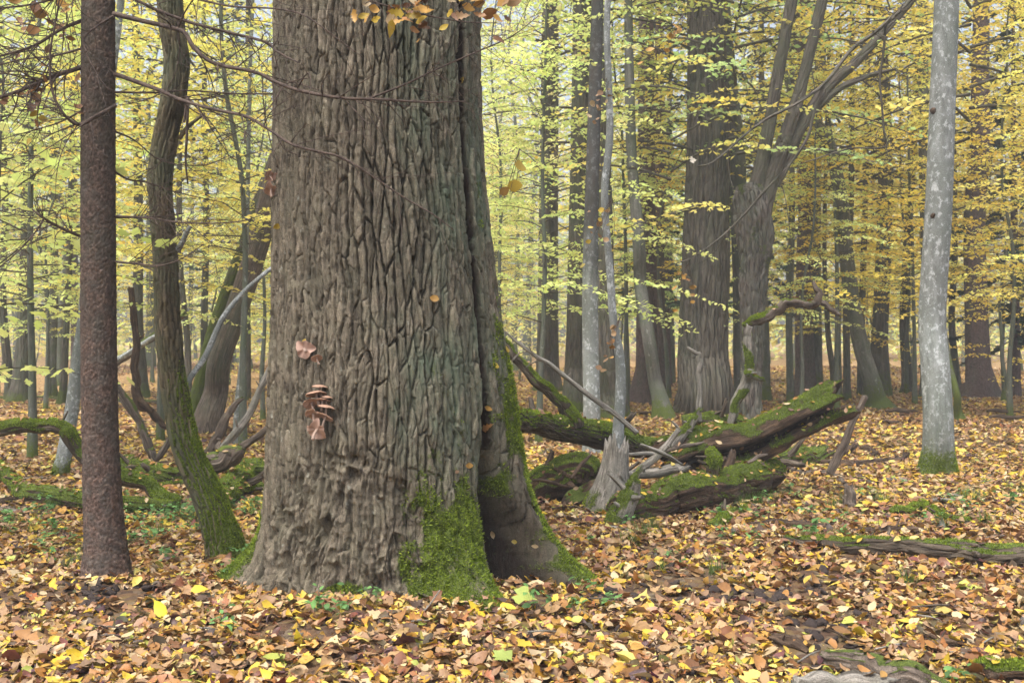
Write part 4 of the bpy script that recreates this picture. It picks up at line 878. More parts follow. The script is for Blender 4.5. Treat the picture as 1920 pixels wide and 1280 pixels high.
log('dead_branch', 'crooked dead branch held out sideways with moss on its near end', 'branch', [(1395, 612, 12), (1412, 602, 16), (1432, 596, 16), (1452, 584, 15), (1470, 568, 15), (1490, 567, 13), (1515, 572, 13), (1532, 568, 13), (1536, 548, 12), (1526, 532, 7)], 9.9, 'dead', lambda t: sst(2.48, 2.28, t['V'][:, 0]) * 0 + np.clip(1.2 * sst(at(1445, 0, 9.9)[0], at(1405, 0, 9.9)[0], t['V'][:, 0]) * sst(-.4, .4, t['n'][:, 2]) + .5 * sst(.3, .9, t['n'][:, 2]), 0, 1), 1500, 60, 12, .25, None, 46)
log('dead_branch', 'short broken prong on the crooked dead branch', 'branch', [(1533, 562, 10), (1548, 570, 10), (1562, 582, 9), (1574, 590, 6)], 9.9, 'dead', None, 0, 16, 9, .25, None, 47)
log('dead_branch', 'short prong with a mossy cap on the bare dead stem', 'branch', [(1398, 704, 14), (1408, 704, 10), (1420, 708, 8), (1430, 711, 6)], 9.8, 'deadgrey', top_moss(-.2, .4, s=48), 500, 16, 9, .25, None, 48)
log('dead_branch', 'long straight stick stuck in the leaves and leaning right', 'branch', [(1555, 888, 14), (1572, 852, 14), (1590, 812, 13), (1606, 775, 12), (1622, 745, 10)], 10.6, 'dead', None, 0, 30, 10, .12, None, 49)
log('dead_branch', 'forked grey branch on the leaves beside the rotten trunk section', 'branch', [(1430, 858, 12), (1470, 876, 14), (1510, 888, 13), (1550, 888, 12), (1575, 894, 11), (1586, 912, 11), (1594, 935, 10)], None, 'dead', None, 0, 50, 10, .18, None, 50)
log('dead_branch', 'reddish dead stub at the end of the forked grey branch', 'branch', [(1590, 968, 24), (1592, 945, 22), (1594, 925, 18), (1592, 915, 12)], 8.8, 'dead', None, 0, 20, 12, .2, None, 51)
log('fallen_branch', 'dark curved branch lying on leaves beyond the leaning stick', 'branch', [(1545, 858, 14), (1580, 850, 17), (1605, 838, 17), (1625, 842, 16), (1645, 855, 14)], None, 'rot', None, 0, 40, 12, .2, None, 52)
log('fallen_branch', 'dark straight branch lying under the curved one beyond the leaning stick', 'branch', [(1540, 868, 15), (1590, 872, 16), (1640, 868, 16), (1680, 864, 14), (1700, 852, 12)], None, 'rot', None, 0, 40, 12, .2, None, 53)
log('fallen_branch', 'mossy crooked branch lying on leaves near the pale hornbeam', 'branch', [(1672, 960, 14), (1700, 958, 16), (1730, 946, 17), (1750, 956, 16), (1775, 972, 16), (1805, 976, 14), (1835, 978, 9)], None, 'log', top_moss(-.3, .2, s=54), 4500, 60, 14, .2, None, 54, rest=1.3)
log('fallen_branch', 'thin bare twiggy branch lying on the leaves by the mossy crooked one', 'branch', [(1798, 990, 9), (1830, 978, 10), (1860, 972, 10), (1900, 974, 9), (1960, 980, 7)], None, 'dead', None, 0, 40, 9, .2, None, 55)
log('fallen_log', 'long dark bare log half sunk in leaves with moss along its back', 'log', [(1470, 1012, 18), (1540, 1018, 28), (1620, 1022, 34), (1700, 1026, 38), (1800, 1034, 40), (1920, 1042, 42), (2060, 1052, 40)], None, 'log', top_moss(.55, .95, .85, s=56), 3500, 110, 26, .08, None, 56, rest=1.0)
log('fallen_branch', 'dark rotten stick half buried in leaves near the grass', 'branch', [(1405, 985, 14), (1450, 980, 18), (1500, 988, 22), (1545, 990, 16)], None, 'rot', None, 0, 40, 12, .25, None, 57)
log('fallen_branch', 'broad dark stick lying in leaves behind the long dark log', 'branch', [(1590, 1000, 12), (1640, 996, 16), (1690, 994, 16), (1735, 996, 10)], None, 'rot', None, 0, 30, 12, .2, None, 58)
log('fallen_branch', 'mossy root like piece lying before the rotten trunk section', 'branch', [(1338, 988, 20), (1360, 970, 24), (1385, 960, 22), (1400, 950, 14)], None, 'log', top_moss(-.2, .4, s=59), 2200, 34, 14, .2, None, 59)
log('rotten_log', 'splintered brown rotten log piece lying in the nearest leaves', 'log', [(1545, 1232, 28), (1585, 1242, 40), (1640, 1256, 52), (1690, 1268, 56), (1740, 1282, 44), (1790, 1300, 28)], None, 'dead', top_moss(.6, 1.0, .6, s=60), -1, 80, 30, .35, None, 60, .03, rest=1.0)
log('rotten_log', 'smooth grey brown log piece beside the splintered rotten one', 'log', [(1490, 1285, 34), (1540, 1278, 40), (1600, 1282, 44), (1660, 1292, 40)], None, 'deadgrey', None, -1, 40, 20, .15, None, 61, rest=1.0)
log('rotten_log', 'dark mossy log end cut off by the picture corner', 'log', [(1835, 1258, 30), (1870, 1262, 44), (1920, 1262, 48), (1990, 1266, 44)], None, 'rot', top_moss(.1, .7, .8, s=62), 2500, 40, 22, .25, None, 62, rest=1.0)
log('fallen_branch', 'dark wet stick in the muddy leaves', 'branch', [(1440, 1195, 14), (1470, 1202, 22), (1500, 1212, 20), (1515, 1222, 10)], None, 'rot', None, 0, 24, 12, .3, None, 63)
log('fallen_branch', 'dark crumbling stick in leaves before the long dark log', 'branch', [(1700, 1216, 12), (1745, 1212, 18), (1790, 1206, 16), (1812, 1200, 8)], None, 'rot', None, 0, 24, 12, .3, None, 64)
log('fallen_branch', 'thin bare twig leaning at the mossy foot of the great oak', 'branch', [(735, 1185, 3), (775, 1160, 4), (800, 1140, 4), (825, 1105, 2)], 5.15, 'deadgrey', None, 0, 20, 6, .1, None, 65)
for k, (px, py, ln, d) in enumerate([(1215, 775, 60, 20), (1500, 755, 80, 23), (1690, 770, 60, 20), (1890, 782, 70, 18), (1880, 770, 60, 19.5), (1600, 760, 70, 24), (1060, 748, 50, 25), (1760, 768, 50, 21), (540, 745, 60, 25), (190, 760, 60, 22), (1670, 790, 30, 17.5)]):
    log('fallen_branch', 'dark dead branch lying flat on the distant leaf covered ground', 'branch', [(px - ln / 2, py, 4), (px - ln * .2, py - 2, 7), (px + ln * .2, py + 1, 7), (px + ln / 2, py, 3)], d, 'rot', None, 0, 20, 8, .25, None, 70 + k, group='distant fallen branches')

# loose sticks
rs = np.random.default_rng(88)
for k in range(34):
    if k < 16: px, py = rs.uniform(1020, 1420), rs.uniform(915, 1000)
    elif k < 26: px, py = rs.uniform(1380, 1900), rs.uniform(880, 1010)
    else: px, py = rs.uniform(0, 480), rs.uniform(860, 960)
    a = rs.uniform(-.5, .5); L = rs.uniform(25, 70)
    log('fallen_stick', 'thin dark broken stick lying on leaves around the dead wood' if k < 26 else 'thin dark broken stick lying near the arched mossy branch', 'stick', [(px - L * math.cos(a), py + L * .3 * math.sin(a), 5), (px, py - 2, 7), (px + L * .5 * math.cos(a + .3), py - L * .15 * math.sin(a), 6), (px + L * math.cos(a), py - L * .3 * math.sin(a), 3)], None, ['rot', 'dead', 'deadgrey'][k % 3], None, 0, 16, 8, .2, None, 400 + k, group='loose sticks by the dead wood' if k < 26 else 'loose sticks on the left', rest=1.6)

for k in range(24):
    px, py = rs.uniform(40, 1880), rs.uniform(1120, 1270); a = rs.uniform(-1.2, 1.2); L = rs.uniform(14, 48)
    log('fallen_twig', 'thin brown twig lying among the nearest fallen leaves', 'twig', [(px - L * math.cos(a), py + L * .4 * math.sin(a), 3), (px, py - 2, 4), (px + L * math.cos(a), py - L * .4 * math.sin(a), 2)], None, ['dead', 'rot', 'deadgrey'][k % 3], None, 0, 10, 6, .2, None, 500 + k, group='twigs among the nearest leaves', rest=9)
for k in range(14):
    px, py, d = rs.uniform(1030, 1420), rs.uniform(838, 930), rs.uniform(8.5, 9.4); a = rs.uniform(-1.1, 1.1); L = rs.uniform(18, 46)
    log('dead_stick', 'short broken stick lying on the dead wood pile', 'stick', [(px - L * math.cos(a), py + L * math.sin(a), 5, -.1), (px, py - 3, 8), (px + L * math.cos(a), py - L * math.sin(a), 4, .1)], d, ['rot', 'deadgrey', 'dead'][k % 3], None, 0, 14, 8, .2, None, 460 + k, group='broken sticks on the dead wood pile')

# ------------------------------------------------------------------ leaves
def outline_leaf(xs, ys):
    """leaf blade with a midrib and two mirrored edges; x along the leaf 0..1"""
    n = len(xs); V = [(x, 0, 0) for x in xs]; T = []
    for sgn in (1, -1):
        o = len(V); V += [(x + dx, sgn * y, 0) for x, y, dx in zip(xs[1:-1], ys[1:-1], [0] * n)]
        e = [0] + [o + q for q in range(n - 2)] + [n - 1]
        for q in range(n - 1):
            a, b, c, d = q, q + 1, e[q + 1], e[q]
            fs = [(a, b, c, d)]
            for f in fs:
                f = list(dict.fromkeys(f))
                if len(f) == 4: tr = [(f[0], f[1], f[2]), (f[0], f[2], f[3])]
                else: tr = [tuple(f)]
                for z in tr: T.append(z if sgn > 0 else z[::-1])
    return np.array(V, float), np.array(T)
LEAF = {}
LEAF['oval'] = outline_leaf([0, .22, .48, .76, 1], [0, .20, .27, .18, 0])
LEAF['round'] = outline_leaf([0, .20, .48, .76, 1], [0, .29, .37, .25, 0])
LEAF['oak'] = outline_leaf([0, .14, .28, .38, .52, .62, .76, .85, 1], [0, .06, .17, .10, .26, .15, .27, .17, 0])
def maple():
    tips = [(-152, .48), (-118, .44), (-96, .62), (-78, .88), (-64, .66), (-48, .55), (-38, .78), (-26, .68), (-12, .72), (0, 1.0), (12, .72), (26, .68), (38, .78), (48, .55), (64, .66), (78, .88), (96, .62), (118, .44), (152, .48), (180, .12)]
    V = [(.32, 0, 0)] + [(.32 + .62 * r * math.cos(math.radians(a)), .62 * r * math.sin(math.radians(a)), 0) for a, r in tips]
    return np.array(V), np.array([(0, q, q + 1 if q < len(tips) else 1) for q in range(1, len(tips) + 1)])
LEAF['maple'] = maple()
LEAF['six'] = (np.array([(0, 0, 0), (.3, .25, 0), (.3, -.25, 0), (.68, .22, 0), (.68, -.22, 0), (1, 0, 0)], float), np.array([(0, 2, 1), (1, 2, 4), (1, 4, 3), (3, 4, 5)]))
LEAF['four'] = (np.array([(0, 0, 0), (.45, .30, 0), (.45, -.30, 0), (1, 0, 0)], float), np.array([(0, 2, 1), (1, 2, 3)]))

def basis(nrm, yaw):
    """rotation matrices: z axis = nrm, x axis turned by yaw"""
    nrm = nrm / np.linalg.norm(nrm, axis=1)[:, None]
    x = np.stack([np.cos(yaw), np.sin(yaw), np.zeros_like(yaw)], 1)
    x = x - nrm * (x * nrm).sum(1)[:, None]; x /= np.linalg.norm(x, axis=1)[:, None] + 1e-9
    return np.stack([x, np.cross(nrm, x), nrm], 2)

def leaves(kind, pos, rot, size, col, fold=None, curl=None, twist=None):
    V0, T0 = LEAF[kind]; n = len(pos); nv = len(V0)
    x = np.repeat((V0[:, 0] - .5)[None], n, 0); y = np.repeat(V0[:, 1][None], n, 0)
    z = np.zeros_like(x)
    if fold is not None: z = z + fold[:, None] * np.abs(y)
    if curl is not None: z = z + curl[:, None] * (x * x - .08)
    if twist is not None: z = z + twist[:, None] * x * y
    L = np.stack([x, y, z], -1) * size[:, None, None]
    W = np.einsum('nij,nvj->nvi', rot, L) + pos[:, None]
    T = (T0[None] + (np.arange(n) * nv)[:, None, None]).reshape(-1, 3)
    c = np.repeat(np.hstack([col, np.ones((n, 1))]), nv, 0)
    return W.reshape(-1, 3), T, c
def merge(L):
    V, T, C, n = [], [], [], 0
    for v, t, c in L: V.append(v); T.append(t + n); C.append(c); n += len(v)
    return np.vstack(V), np.vstack(T), np.vstack(C)

PAL = np.array([(.34, .205, .105), (.34, .165, .05), (.20, .095, .042), (.60, .42, .05), (.57, .43, .24), (.43, .27, .13), (.10, .062, .04), (.40, .43, .09), (.50, .28, .06), (.62, .50, .13)])
PNAME = ['tan', 'orange brown', 'rust brown', 'yellow', 'pale buff', 'pinkish tan', 'dark brown', 'lime green', 'orange', 'pale yellow']
PW = np.array([.21, .16, .14, .10, .10, .11, .12, .02, .065, .045]); PW = PW / PW.sum()
def pal(n, r, wts=None):
    k = r.choice(len(PAL), n, p=PW if wts is None else wts)
    return np.clip(PAL[k] * r.uniform(.75, 1.2, (n, 1)) + r.normal(0, .012, (n, 3)), .01, .8), k

# ------------------------------------------------------------------ leaf litter
def bare(x, y):
    """how bare of leaves the ground is: mud on the right, soil by the spruce, ragged gaps"""
    m = sst(-.12, .28, fbm(x * 2.6, y * 2.6, .4, 81)) * sst(.0, .5, np.exp(-(((x - 1.35) / 1.2) ** 2 + ((y - 5.5) / .9) ** 2)) * 1.2)
    m = np.maximum(m, .85 * sst(.25, .7, np.exp(-(((x + 2.45) / .62) ** 2 + ((y - 5.72) / .26) ** 2)) + .25 * fbm(x * 5, y * 5, .2, 82)))
    m = np.maximum(m, .7 * sst(.35, .7, fbm(x * 1.9, y * 1.9, .9, 83)))
    m = np.maximum(m, .8 * sst(.25, .55, fbm(x * 4.3, y * 4.3, .2, 84)) * sst(9, 7, y))
    return np.clip(m, 0, .93)
def scatter(y0, y1, dens, margin, r):
    A = (y1 - y0) * ((y1 + y0) * .515 + 2 * margin); n = int(A * dens)
    wmax = y1 * .515 + margin
    x = r.uniform(-wmax, wmax, n * 2); y = r.uniform(y0, y1, n * 2)
    k = (np.abs(x) < y * .515 + margin); x, y = x[k], y[k]
    k = r.random(len(x)) > bare(x, y); x, y = x[k], y[k]
    k = np.hypot(x - OX, y - OY) > .62
    return x[k], y[k]
def litter(y0, y1, dens, margin, size, kinds, seed, tilt=.42, lift=.035):
    r = np.random.default_rng(seed); x, y = scatter(y0, y1, dens, margin, r); n = len(x)
    z = gz(x, y) + .012 * vn(x * 7, y * 7, .3, 21) + lift * r.random(n) ** 1.5 + .006
    out = []
    kk = r.choice(len(kinds), n, p=[k[1] for k in kinds])
    # yellower under the maples on the left and beyond, browner in the middle
    yel = np.clip(.06 + .7 * vn(x * .5, y * .5, .1, 85) + .4 * sst(5.5, 9, y) * sst(22, 12, y), 0, 1)
    c1, _ = pal(n, r); w2 = PW.copy(); w2[[3, 9, 7, 8]] *= 3.0; w2 /= w2.sum(); c2, _ = pal(n, r, w2)
    col = np.where((r.random(n) < yel)[:, None], c2, c1)
    for q, (kind, _) in enumerate(kinds):
        s = kk == q; m = s.sum()
        nr_ = np.stack([r.normal(0, tilt, m), r.normal(0, tilt, m), np.ones(m)], 1)
        nr_[r.random(m) < .3] *= np.array([1, 1, -1])
        out.append(leaves(kind, np.stack([x[s], y[s], z[s]], 1), basis(nr_, r.uniform(0, 6.28, m)), size * np.clip(r.lognormal(-.08, .30, m), .45, 1.6) * (1.15 if kind == 'maple' else 1), col[s],
                          r.normal(.18, .36, m), r.normal(.35, .75, m), r.normal(0, .7, m)))
    return merge(out)
near_k = [('oval', .52), ('round', .22), ('oak', .16), ('maple', .10)]
V, T, C = merge([litter(3.9, 8.2, 700, .6, .073, near_k, 201), litter(4.0, 8.5, 420, .5, .034, [('four', 1.0)], 205, .5, .045), litter(8.2, 14, 350, 1.0, .088, [('six', 1.0)], 202, .3), litter(14, 30, 130, 2.0, .115, [('four', 1.0)], 203, .25), litter(30, 55, 25, 4, .17, [('four', 1.0)], 204, .25)])
# leaves that came down on the logs
def on_logs():
    q = np.random.default_rng(321); out = []
    for t in TOPS:
        tr = tri_list(t['Q'], t['T']); a, b, c = (t['V'][tr[:, k]] for k in range(3))
        nn = np.cross(b - a, c - a); ar = np.linalg.norm(nn, axis=1) + 1e-12; nz_ = nn / ar[:, None]
        w_ = ar * np.clip(nz_[:, 2] - .55, 0, 1); n = int(w_.sum() * 260)
        if n < 1 or a[:, 1].mean() > 14: continue
        k = q.choice(len(tr), n, p=w_ / w_.sum()); p = (a[k] + b[k] + c[k]) / 3 + nz_[k] * .012
        cl, _ = pal(n, q)
        out.append(leaves('oval', p, basis(nz_[k] + q.normal(0, .3, (n, 3)), q.uniform(0, 6.28, n)), .065 * q.uniform(.6, 1.2, n), cl, q.normal(.15, .3, n), q.normal(.3, .5, n), q.normal(0, .5, n)))
    return out
V, T, C = merge([(V, T, C)] + on_logs())
lo = obj('leaf_litter', mesh('leaf_litter', V, None, T, smooth=False, col=C), M['litter'])
setp(lo, 'thick carpet of fallen brown, orange and yellow leaves', 'leaf litter', kind='stuff')
print('litter tris', len(T))

# the leaves that show largest are things of their own
def leaf_variants():
    out = {}
    for kind in ('oval', 'round', 'oak', 'maple'):
        for v in range(4):
            r = np.random.default_rng(300 + v)
            Vv, Tv, _ = leaves(kind, np.zeros((1, 3)), np.eye(3)[None], np.ones(1), np.ones((1, 3)), np.array([r.uniform(-.1, .4)]), np.array([r.uniform(-.3, .9)]), np.array([r.normal(0, .5)]))
            me = mesh('leaf', Vv, None, Tv, smooth=True); me.materials.append(M['leafobj']); out[kind, v] = me
    return out
LV = leaf_variants()
def leaf_obj(name, kind, v, p, nrm, yaw, size, col, parent=None, flip=False):
    o = bpy.data.objects.new(name, LV[kind, v]); COL.objects.link(o)
    Rm = basis(np.array([nrm], float), np.array([yaw]))[0]
    from mathutils import Matrix
    o.matrix_world = Matrix.Translation(Vector(p)) @ Matrix(Rm.tolist()).to_4x4() @ Matrix.Scale(size, 4)
    if parent is not None: o.parent = parent; o.matrix_parent_inverse = Matrix.Translation(-parent.location)
    o.color = (*col, 1); return o
r = np.random.default_rng(77)
SH = {'oval': 'pointed oval', 'round': 'broad oval', 'oak': 'lobed oak', 'maple': 'maple'}
cnt = 0
while cnt < 290:
    y = 4.35 + 1.5 * r.random() ** 1.4; x = r.uniform(-.51, .51) * y
    if np.hypot(x - OX, y - OY) < .95 or r.random() < bare(x, y) * .7: continue
    kind = r.choice(['oval', 'round', 'oak', 'maple'], p=[.5, .22, .16, .12]); k = r.choice(len(PAL), p=PW)
    o = leaf_obj('fallen_leaf', kind, int(r.integers(4)), (x, y, float(gz(x, y)) + r.uniform(.03, .05)), (r.normal(0, .28), r.normal(0, .28) - .12, 1), r.uniform(0, 6.28), r.uniform(.06, .1) * (1.25 if kind == 'maple' else 1), PAL[k] * r.uniform(.85, 1.15))
    setp(o, f'{PNAME[k]} {SH[kind]} leaf lying on top of the leaf litter', 'leaf', 'loose leaves on the near litter'); cnt += 1
# leaves resting against the foot of the oak and caught on its bark
LIME = (.50, .58, .14)
for (px, py, kind, c, sz, yw, lab) in [(985, 1118, 'maple', (.36, .42, .10), .17, -.3, 'large lime yellow maple leaf at the mossy foot of the great oak'), (940, 1228, 'maple', (.30, .36, .09), .12, 2.4, 'green maple leaf lying in front of the great oak'),
    (300, 1142, 'oval', (.66, .55, .03), .12, 2.0, 'bright yellow pointed leaf standing in the litter near the spruce'), (725, 1090, 'round', (.55, .52, .05), .11, 2.2, 'yellow green leaf leaning on the front of the great oak'),
    (762, 1126, 'oval', (.50, .42, .03), .12, .4, 'olive yellow leaf tucked at the oak foot'), (375, 1104, 'round', (.66, .48, .05), .1, .2, 'golden round leaf on the litter between spruce and oak'),
    (1300, 300, 'maple', (.42, .38, .30), .09, .2, 'pale whitish maple leaf caught on the bare hornbeam branch')]:
    if py < 640: p = at(px, py, 9.5); nrm = (.1, -.75, .6)
    else:
        d = F * (CH - .10) / (py - 640); p = at(px, py, d); nrm = (.1, -.35, 1)
        if lab.startswith(('bright', 'yellow green')): nrm = (.1, -.9, .5)
    o = leaf_obj('fallen_leaf', kind, 1, p, nrm, yw, sz, c); setp(o, lab, 'leaf')
for (px, py, kind, k, sz) in [(812, 560, 'round', 8, .07), (795, 498, 'round', 8, .06), (788, 912, 'oval', 8, .09), (876, 872, 'oval', 8, .08), (741, 778, 'oval', 1, .08), (788, 830, 'oval', 3, .06), (853, 884, 'oval', 0, .05), (816, 850, 'round', 4, .05), (870, 152, 'oval', 3, .09), (925, 685, 'round', 3, .07),
                              (917, 800, 'oak', 1, .12), (918, 765, 'oval', 8, .07), (905, 680, 'oval', 5, .09), (744, 1055, 'round', 8, .06), (886, 522, 'round', 4, .05), (965, 1013, 'round', 9, .05), (1003, 1022, 'oval', 4, .06), (925, 1000, 'oval', 4, .07), (946, 655, 'round', 3, .08), (865, 630, 'oval', 9, .08), (524, 425, 'round', 3, .06), (538, 850, 'round', 2, .04), (575, 640, 'oval', 3, .07)]:
    if px in (795, 788, 816, 744, 741, 538, 905, 865): continue
    p, nrm = on_oak(px, py); nn = nrm + r.normal(0, .35, 3)
    o = leaf_obj('stuck_leaf', kind, int(r.integers(4)), p + nrm * .018, nn, r.uniform(0, 6.28), sz * .8, PAL[k] * .7)
    setp(o, f'{PNAME[k]} leaf caught on the bark of the great oak', 'leaf', 'leaves caught on the oak bark')

# ------------------------------------------------------------------ foliage: crown variants shared by the trees of the wood
def crown(seed, H, h0, L, nb, tw_step=.115, leaf=.088, kind='six', lstep=.055, trunk_r=.05, droop=.22, sway=.35, twl=.42, taper=.55):
    r = np.random.default_rng(seed)
    # trunk
    nz = 9; zz = np.linspace(0, H, nz)
    cx = sway * np.array([vn(q * .45, seed * 1.3, .1, 95) for q in range(nz)]) * (zz / H) ** .7; cy = sway * np.array([vn(q * .45, seed * 2.7, .6, 96) for q in range(nz)]) * (zz / H) ** .7
    TP = np.stack([cx, cy, zz], 1); TP[0, 2] = -.25
    TR = trunk_r * np.linspace(1, .22, nz); TR[0] *= 1.5
    tk = tube(TP, TR, 40, 10, None, (False, True), .08, seed)
    wood = []; P = []; X = []; S = []
    for b in range(nb):
        f = (b + r.random()) / nb; h = h0 + (H - h0) * f ** .95
        base = np.array([np.interp(h, zz, cx), np.interp(h, zz, cy), h]); az = b * 2.4 + r.normal(0, .5)
        ln = L * (1 - taper * f) * r.uniform(.6, 1.15); rise = r.uniform(.0, .5) + .5 * f
        n = 7; t = np.linspace(0, 1, n)
        azs = az + r.normal(0, .25) * t
        rad = ln * t
        pts = base + np.stack([np.cos(azs) * rad, np.sin(azs) * rad, ln * (rise * t - (droop + rise * .6) * t ** 2)], 1)
        br = max(trunk_r * .22 * (1 - f * .6), .006)
        wood.append(tube(pts, br * np.linspace(1, .2, n), n, 4, None, (False, False)))
        k = int(ln / tw_step)
        for q in range(k):
            tt = .16 + .84 * (q + r.random() * .6) / k
            if tt > 1: continue
            p0 = base * 0 + np.array([np.interp(tt, t, pts[:, a]) for a in range(3)])
            sg = 1 if q % 2 else -1
            dz = azs[-1] + sg * r.uniform(.5, 1.2)
            tl = twl * (1.15 - .75 * tt) * r.uniform(.5, 1.2)
            m = max(2, int(tl / lstep))
            for z in range(m):
                e = (z + .6) / m
                p = p0 + np.array([math.cos(dz), math.sin(dz), -.22 * e]) * tl * e
                s2 = 1 if z % 2 else -1
                ly = dz + s2 * r.uniform(.4, 1.1)
                P.append(p + np.array([math.cos(ly), math.sin(ly), 0]) * leaf * .5 + r.normal(0, .012, 3)); X.append(ly)
    P = np.array(P); X = np.array(X); n = len(P)
    nr_ = np.stack([r.normal(0, .55, n), r.normal(0, .55, n), np.ones(n)], 1)
    cc = 1 + .25 * vn(P[:, 0] * 1.1, P[:, 1] * 1.1, P[:, 2] * 1.6, seed + 5)[:, None] + r.normal(0, .10, (n, 1))
    col = np.clip(np.array([[1, 1, 1.0]]) * cc, .4, 1.5)
    hue = vn(P[:, 0] * .8, P[:, 1] * .8, P[:, 2] * 1.2, seed + 9) * .5 + r.normal(0, .22, n)
    col[:, 0] *= 1 + .14 * np.clip(hue, -1, 1); col[:, 1] *= 1 - .06 * np.clip(hue, -1, 1)
    V, T, C = leaves(kind, P, basis(nr_, X), leaf * r.uniform(.7, 1.25, n), col, None, r.normal(-.25, .2, n))
    w_ = join(wood)
    m1 = mesh('crown', V, None, T, smooth=False, col=C); m1.materials.append(M['crown'])
    m2 = mesh('branchwork', w_['V'], w_['Q'], None, bark=w_['bark']); m2.materials.append(M['trunk'])
    m3 = mesh('trunk', tk['V'], tk['Q'], tk['T'], bark=tk['bark'], moss=.7 * sst(.5, .1, tk['V'][:, 2]), algae=.4 + 0 * tk['s']); m3.materials.append(M['horndark'])
    print('crown', seed, n)
    return m1, m2, m3
CV = {
 'A': [crown(501, 9, 2.3, 2.5, 78, lstep=.045), crown(502, 8, 1.9, 2.8, 70, lstep=.045), crown(503, 10.5, 2.8, 2.3, 88, lstep=.045)],
 'B': [crown(511, 4.6, .9, 1.5, 26, leaf=.075), crown(512, 3.6, .5, 1.3, 22, leaf=.08)],
 'C': [crown(521, 19, 5.0, 3.6, 60, tw_step=.22, leaf=.13, kind='four', lstep=.085, trunk_r=.15, sway=.8, twl=.7), crown(522, 17, 4.0, 3.9, 56, tw_step=.22, leaf=.13, kind='four', lstep=.085, trunk_r=.12, sway=.9, twl=.7), crown(523, 20, 6.0, 3.2, 60, tw_step=.22, leaf=.13, kind='four', lstep=.085, trunk_r=.19, sway=.6, twl=.7)],
 'M': [crown(531, 3.4, 1.2, 1.5, 20, tw_step=.17, leaf=.095, kind='maple', lstep=.09, trunk_r=.02, twl=.35)],
}
def spruce_crown(seed, H, h0, L):
    r = np.random.default_rng(seed); nb = int((H - h0) / .13)
    tk = tube([(0, 0, -.25), (0, 0, .4), (.02, 0, H * .5), (0, .03, H)], [H * .014, H * .010, H * .006, .01], 40, 10, None, (False, True), .05, seed)
    wood = []; P = []; X = []; Nn = []
    for b in range(nb):
        f = b / nb; h = h0 + (H - h0) * f; az = b * 2.4 + r.normal(0, .3); ln = L * (1 - f) ** .7 * r.uniform(.5, 1.1) + .2
        t = np.linspace(0, 1, 6); pts = np.stack([np.cos(az) * ln * t, np.sin(az) * ln * t, h - ln * (.25 * t + .12 * np.sin(t * 3))], 1)
        wood.append(tube(pts, .016 * np.linspace(1, .2, 6), 6, 4, None, (False, False)))
        m = int(ln / .035)
        for q in range(m):
            tt = r.uniform(.12, 1); p = np.array([np.interp(tt, t, pts[:, a]) for a in range(3)]); ly = az + r.choice([-1, 1]) * r.uniform(.3, 1.3)
            P.append(p + np.array([math.cos(ly), math.sin(ly), -.35]) * .12); X.append(ly)
    P = np.array(P); n = len(P); X = np.array(X)
    nr_ = np.stack([r.normal(0, .5, n), r.normal(0, .5, n), np.ones(n)], 1)
    col = np.array([[.045, .075, .035]]) * r.uniform(.6, 1.5, (n, 1))
    V, T, C = leaves('four', P, basis(nr_, X), .30 * r.uniform(.6, 1.2, n), col, None, r.normal(-.4, .2, n))
    V = V; w_ = join(wood)
    m1 = mesh('crown', V, None, T, smooth=False, col=C); m1.materials.append(M['needle'])
    m2 = mesh('branchwork', w_['V'], w_['Q'], None, bark=w_['bark']); m2.materials.append(M['trunk'])
    m3 = mesh('trunk', tk['V'], tk['Q'], tk['T'], bark=tk['bark']); m3.materials.append(M['sprucefar'])
    return m1, m2, m3
CV['S'] = [spruce_crown(541, 17, 3.0, 3.0), spruce_crown(542, 12, 1.5, 2.4)]

TINT = {'gold': (.88, .72, .15), 'yellow': (.86, .79, .22), 'lime': (.70, .77, .27), 'green': (.46, .59, .22), 'pale': (.84, .80, .34)}
TW = {'gold': 'golden yellow', 'yellow': 'yellow', 'lime': 'yellow green', 'green': 'pale green', 'pale': 'pale yellow'}
def plant_tree(var, idx, x, y, sc, rot, tint, label, group, name='hornbeam_tree', leafy=True):
    root = empty(name, (x, y, float(gz(x, y)) - .03), label, 'tree', group)
    root.rotation_euler = (random.gauss(0, .02), random.gauss(0, .02), rot); root.scale = (sc, sc, sc)
    m1, m2, m3 = CV[var][idx % len(CV[var])]
    for nm, me in (('trunk', m3), ('branchwork', m2), ('crown', m1)):
        o = bpy.data.objects.new(nm, me); COL.objects.link(o); o.parent = root
        if nm == 'crown' and tint: o.color = (*TINT[tint], 1)
    return root
def tint_for(px, r):
    # golden to the right, greener between, fresh yellow green on the left as the wood itself grows there
    if px > 1450: p = [.55, .33, .06, .0, .06]
    elif px > 900: p = [.12, .30, .30, .12, .16]
    else: p = [.14, .40, .28, .06, .12]
    return r.choice(['gold', 'yellow', 'lime', 'green', 'pale'], p=p)
r = np.random.default_rng(909)
placed = []
def wood_tree(var, n, d0, d1, lab, pw=1.0, mind=1.2, px0=-350, px1=2270, keep=None):
    k = 0; tries = 0
    while k < n and tries < 4000:
        tries += 1
        d = d0 + (d1 - d0) * r.random() ** pw; px = r.uniform(px0, px1)
        x, y = (px - 960) / F * d, d
        if any(abs(x - a) + abs(y - b) < mind for a, b in placed): continue
        if keep is not None and not keep(px, d): continue
        placed.append((x, y)); tn = tint_for(px, r)
        plant_tree(var, int(r.integers(6)), x, y, r.uniform(.8, 1.2), r.uniform(0, 6.28), tn, lab.format(TW[tn]), f'{TW[tn]} ' + {'A': 'understorey trees', 'B': 'saplings', 'C': 'tall background trees'}[var])
        k += 1
front = lambda px, d: not (480 < px < 960 and d < 9.5)
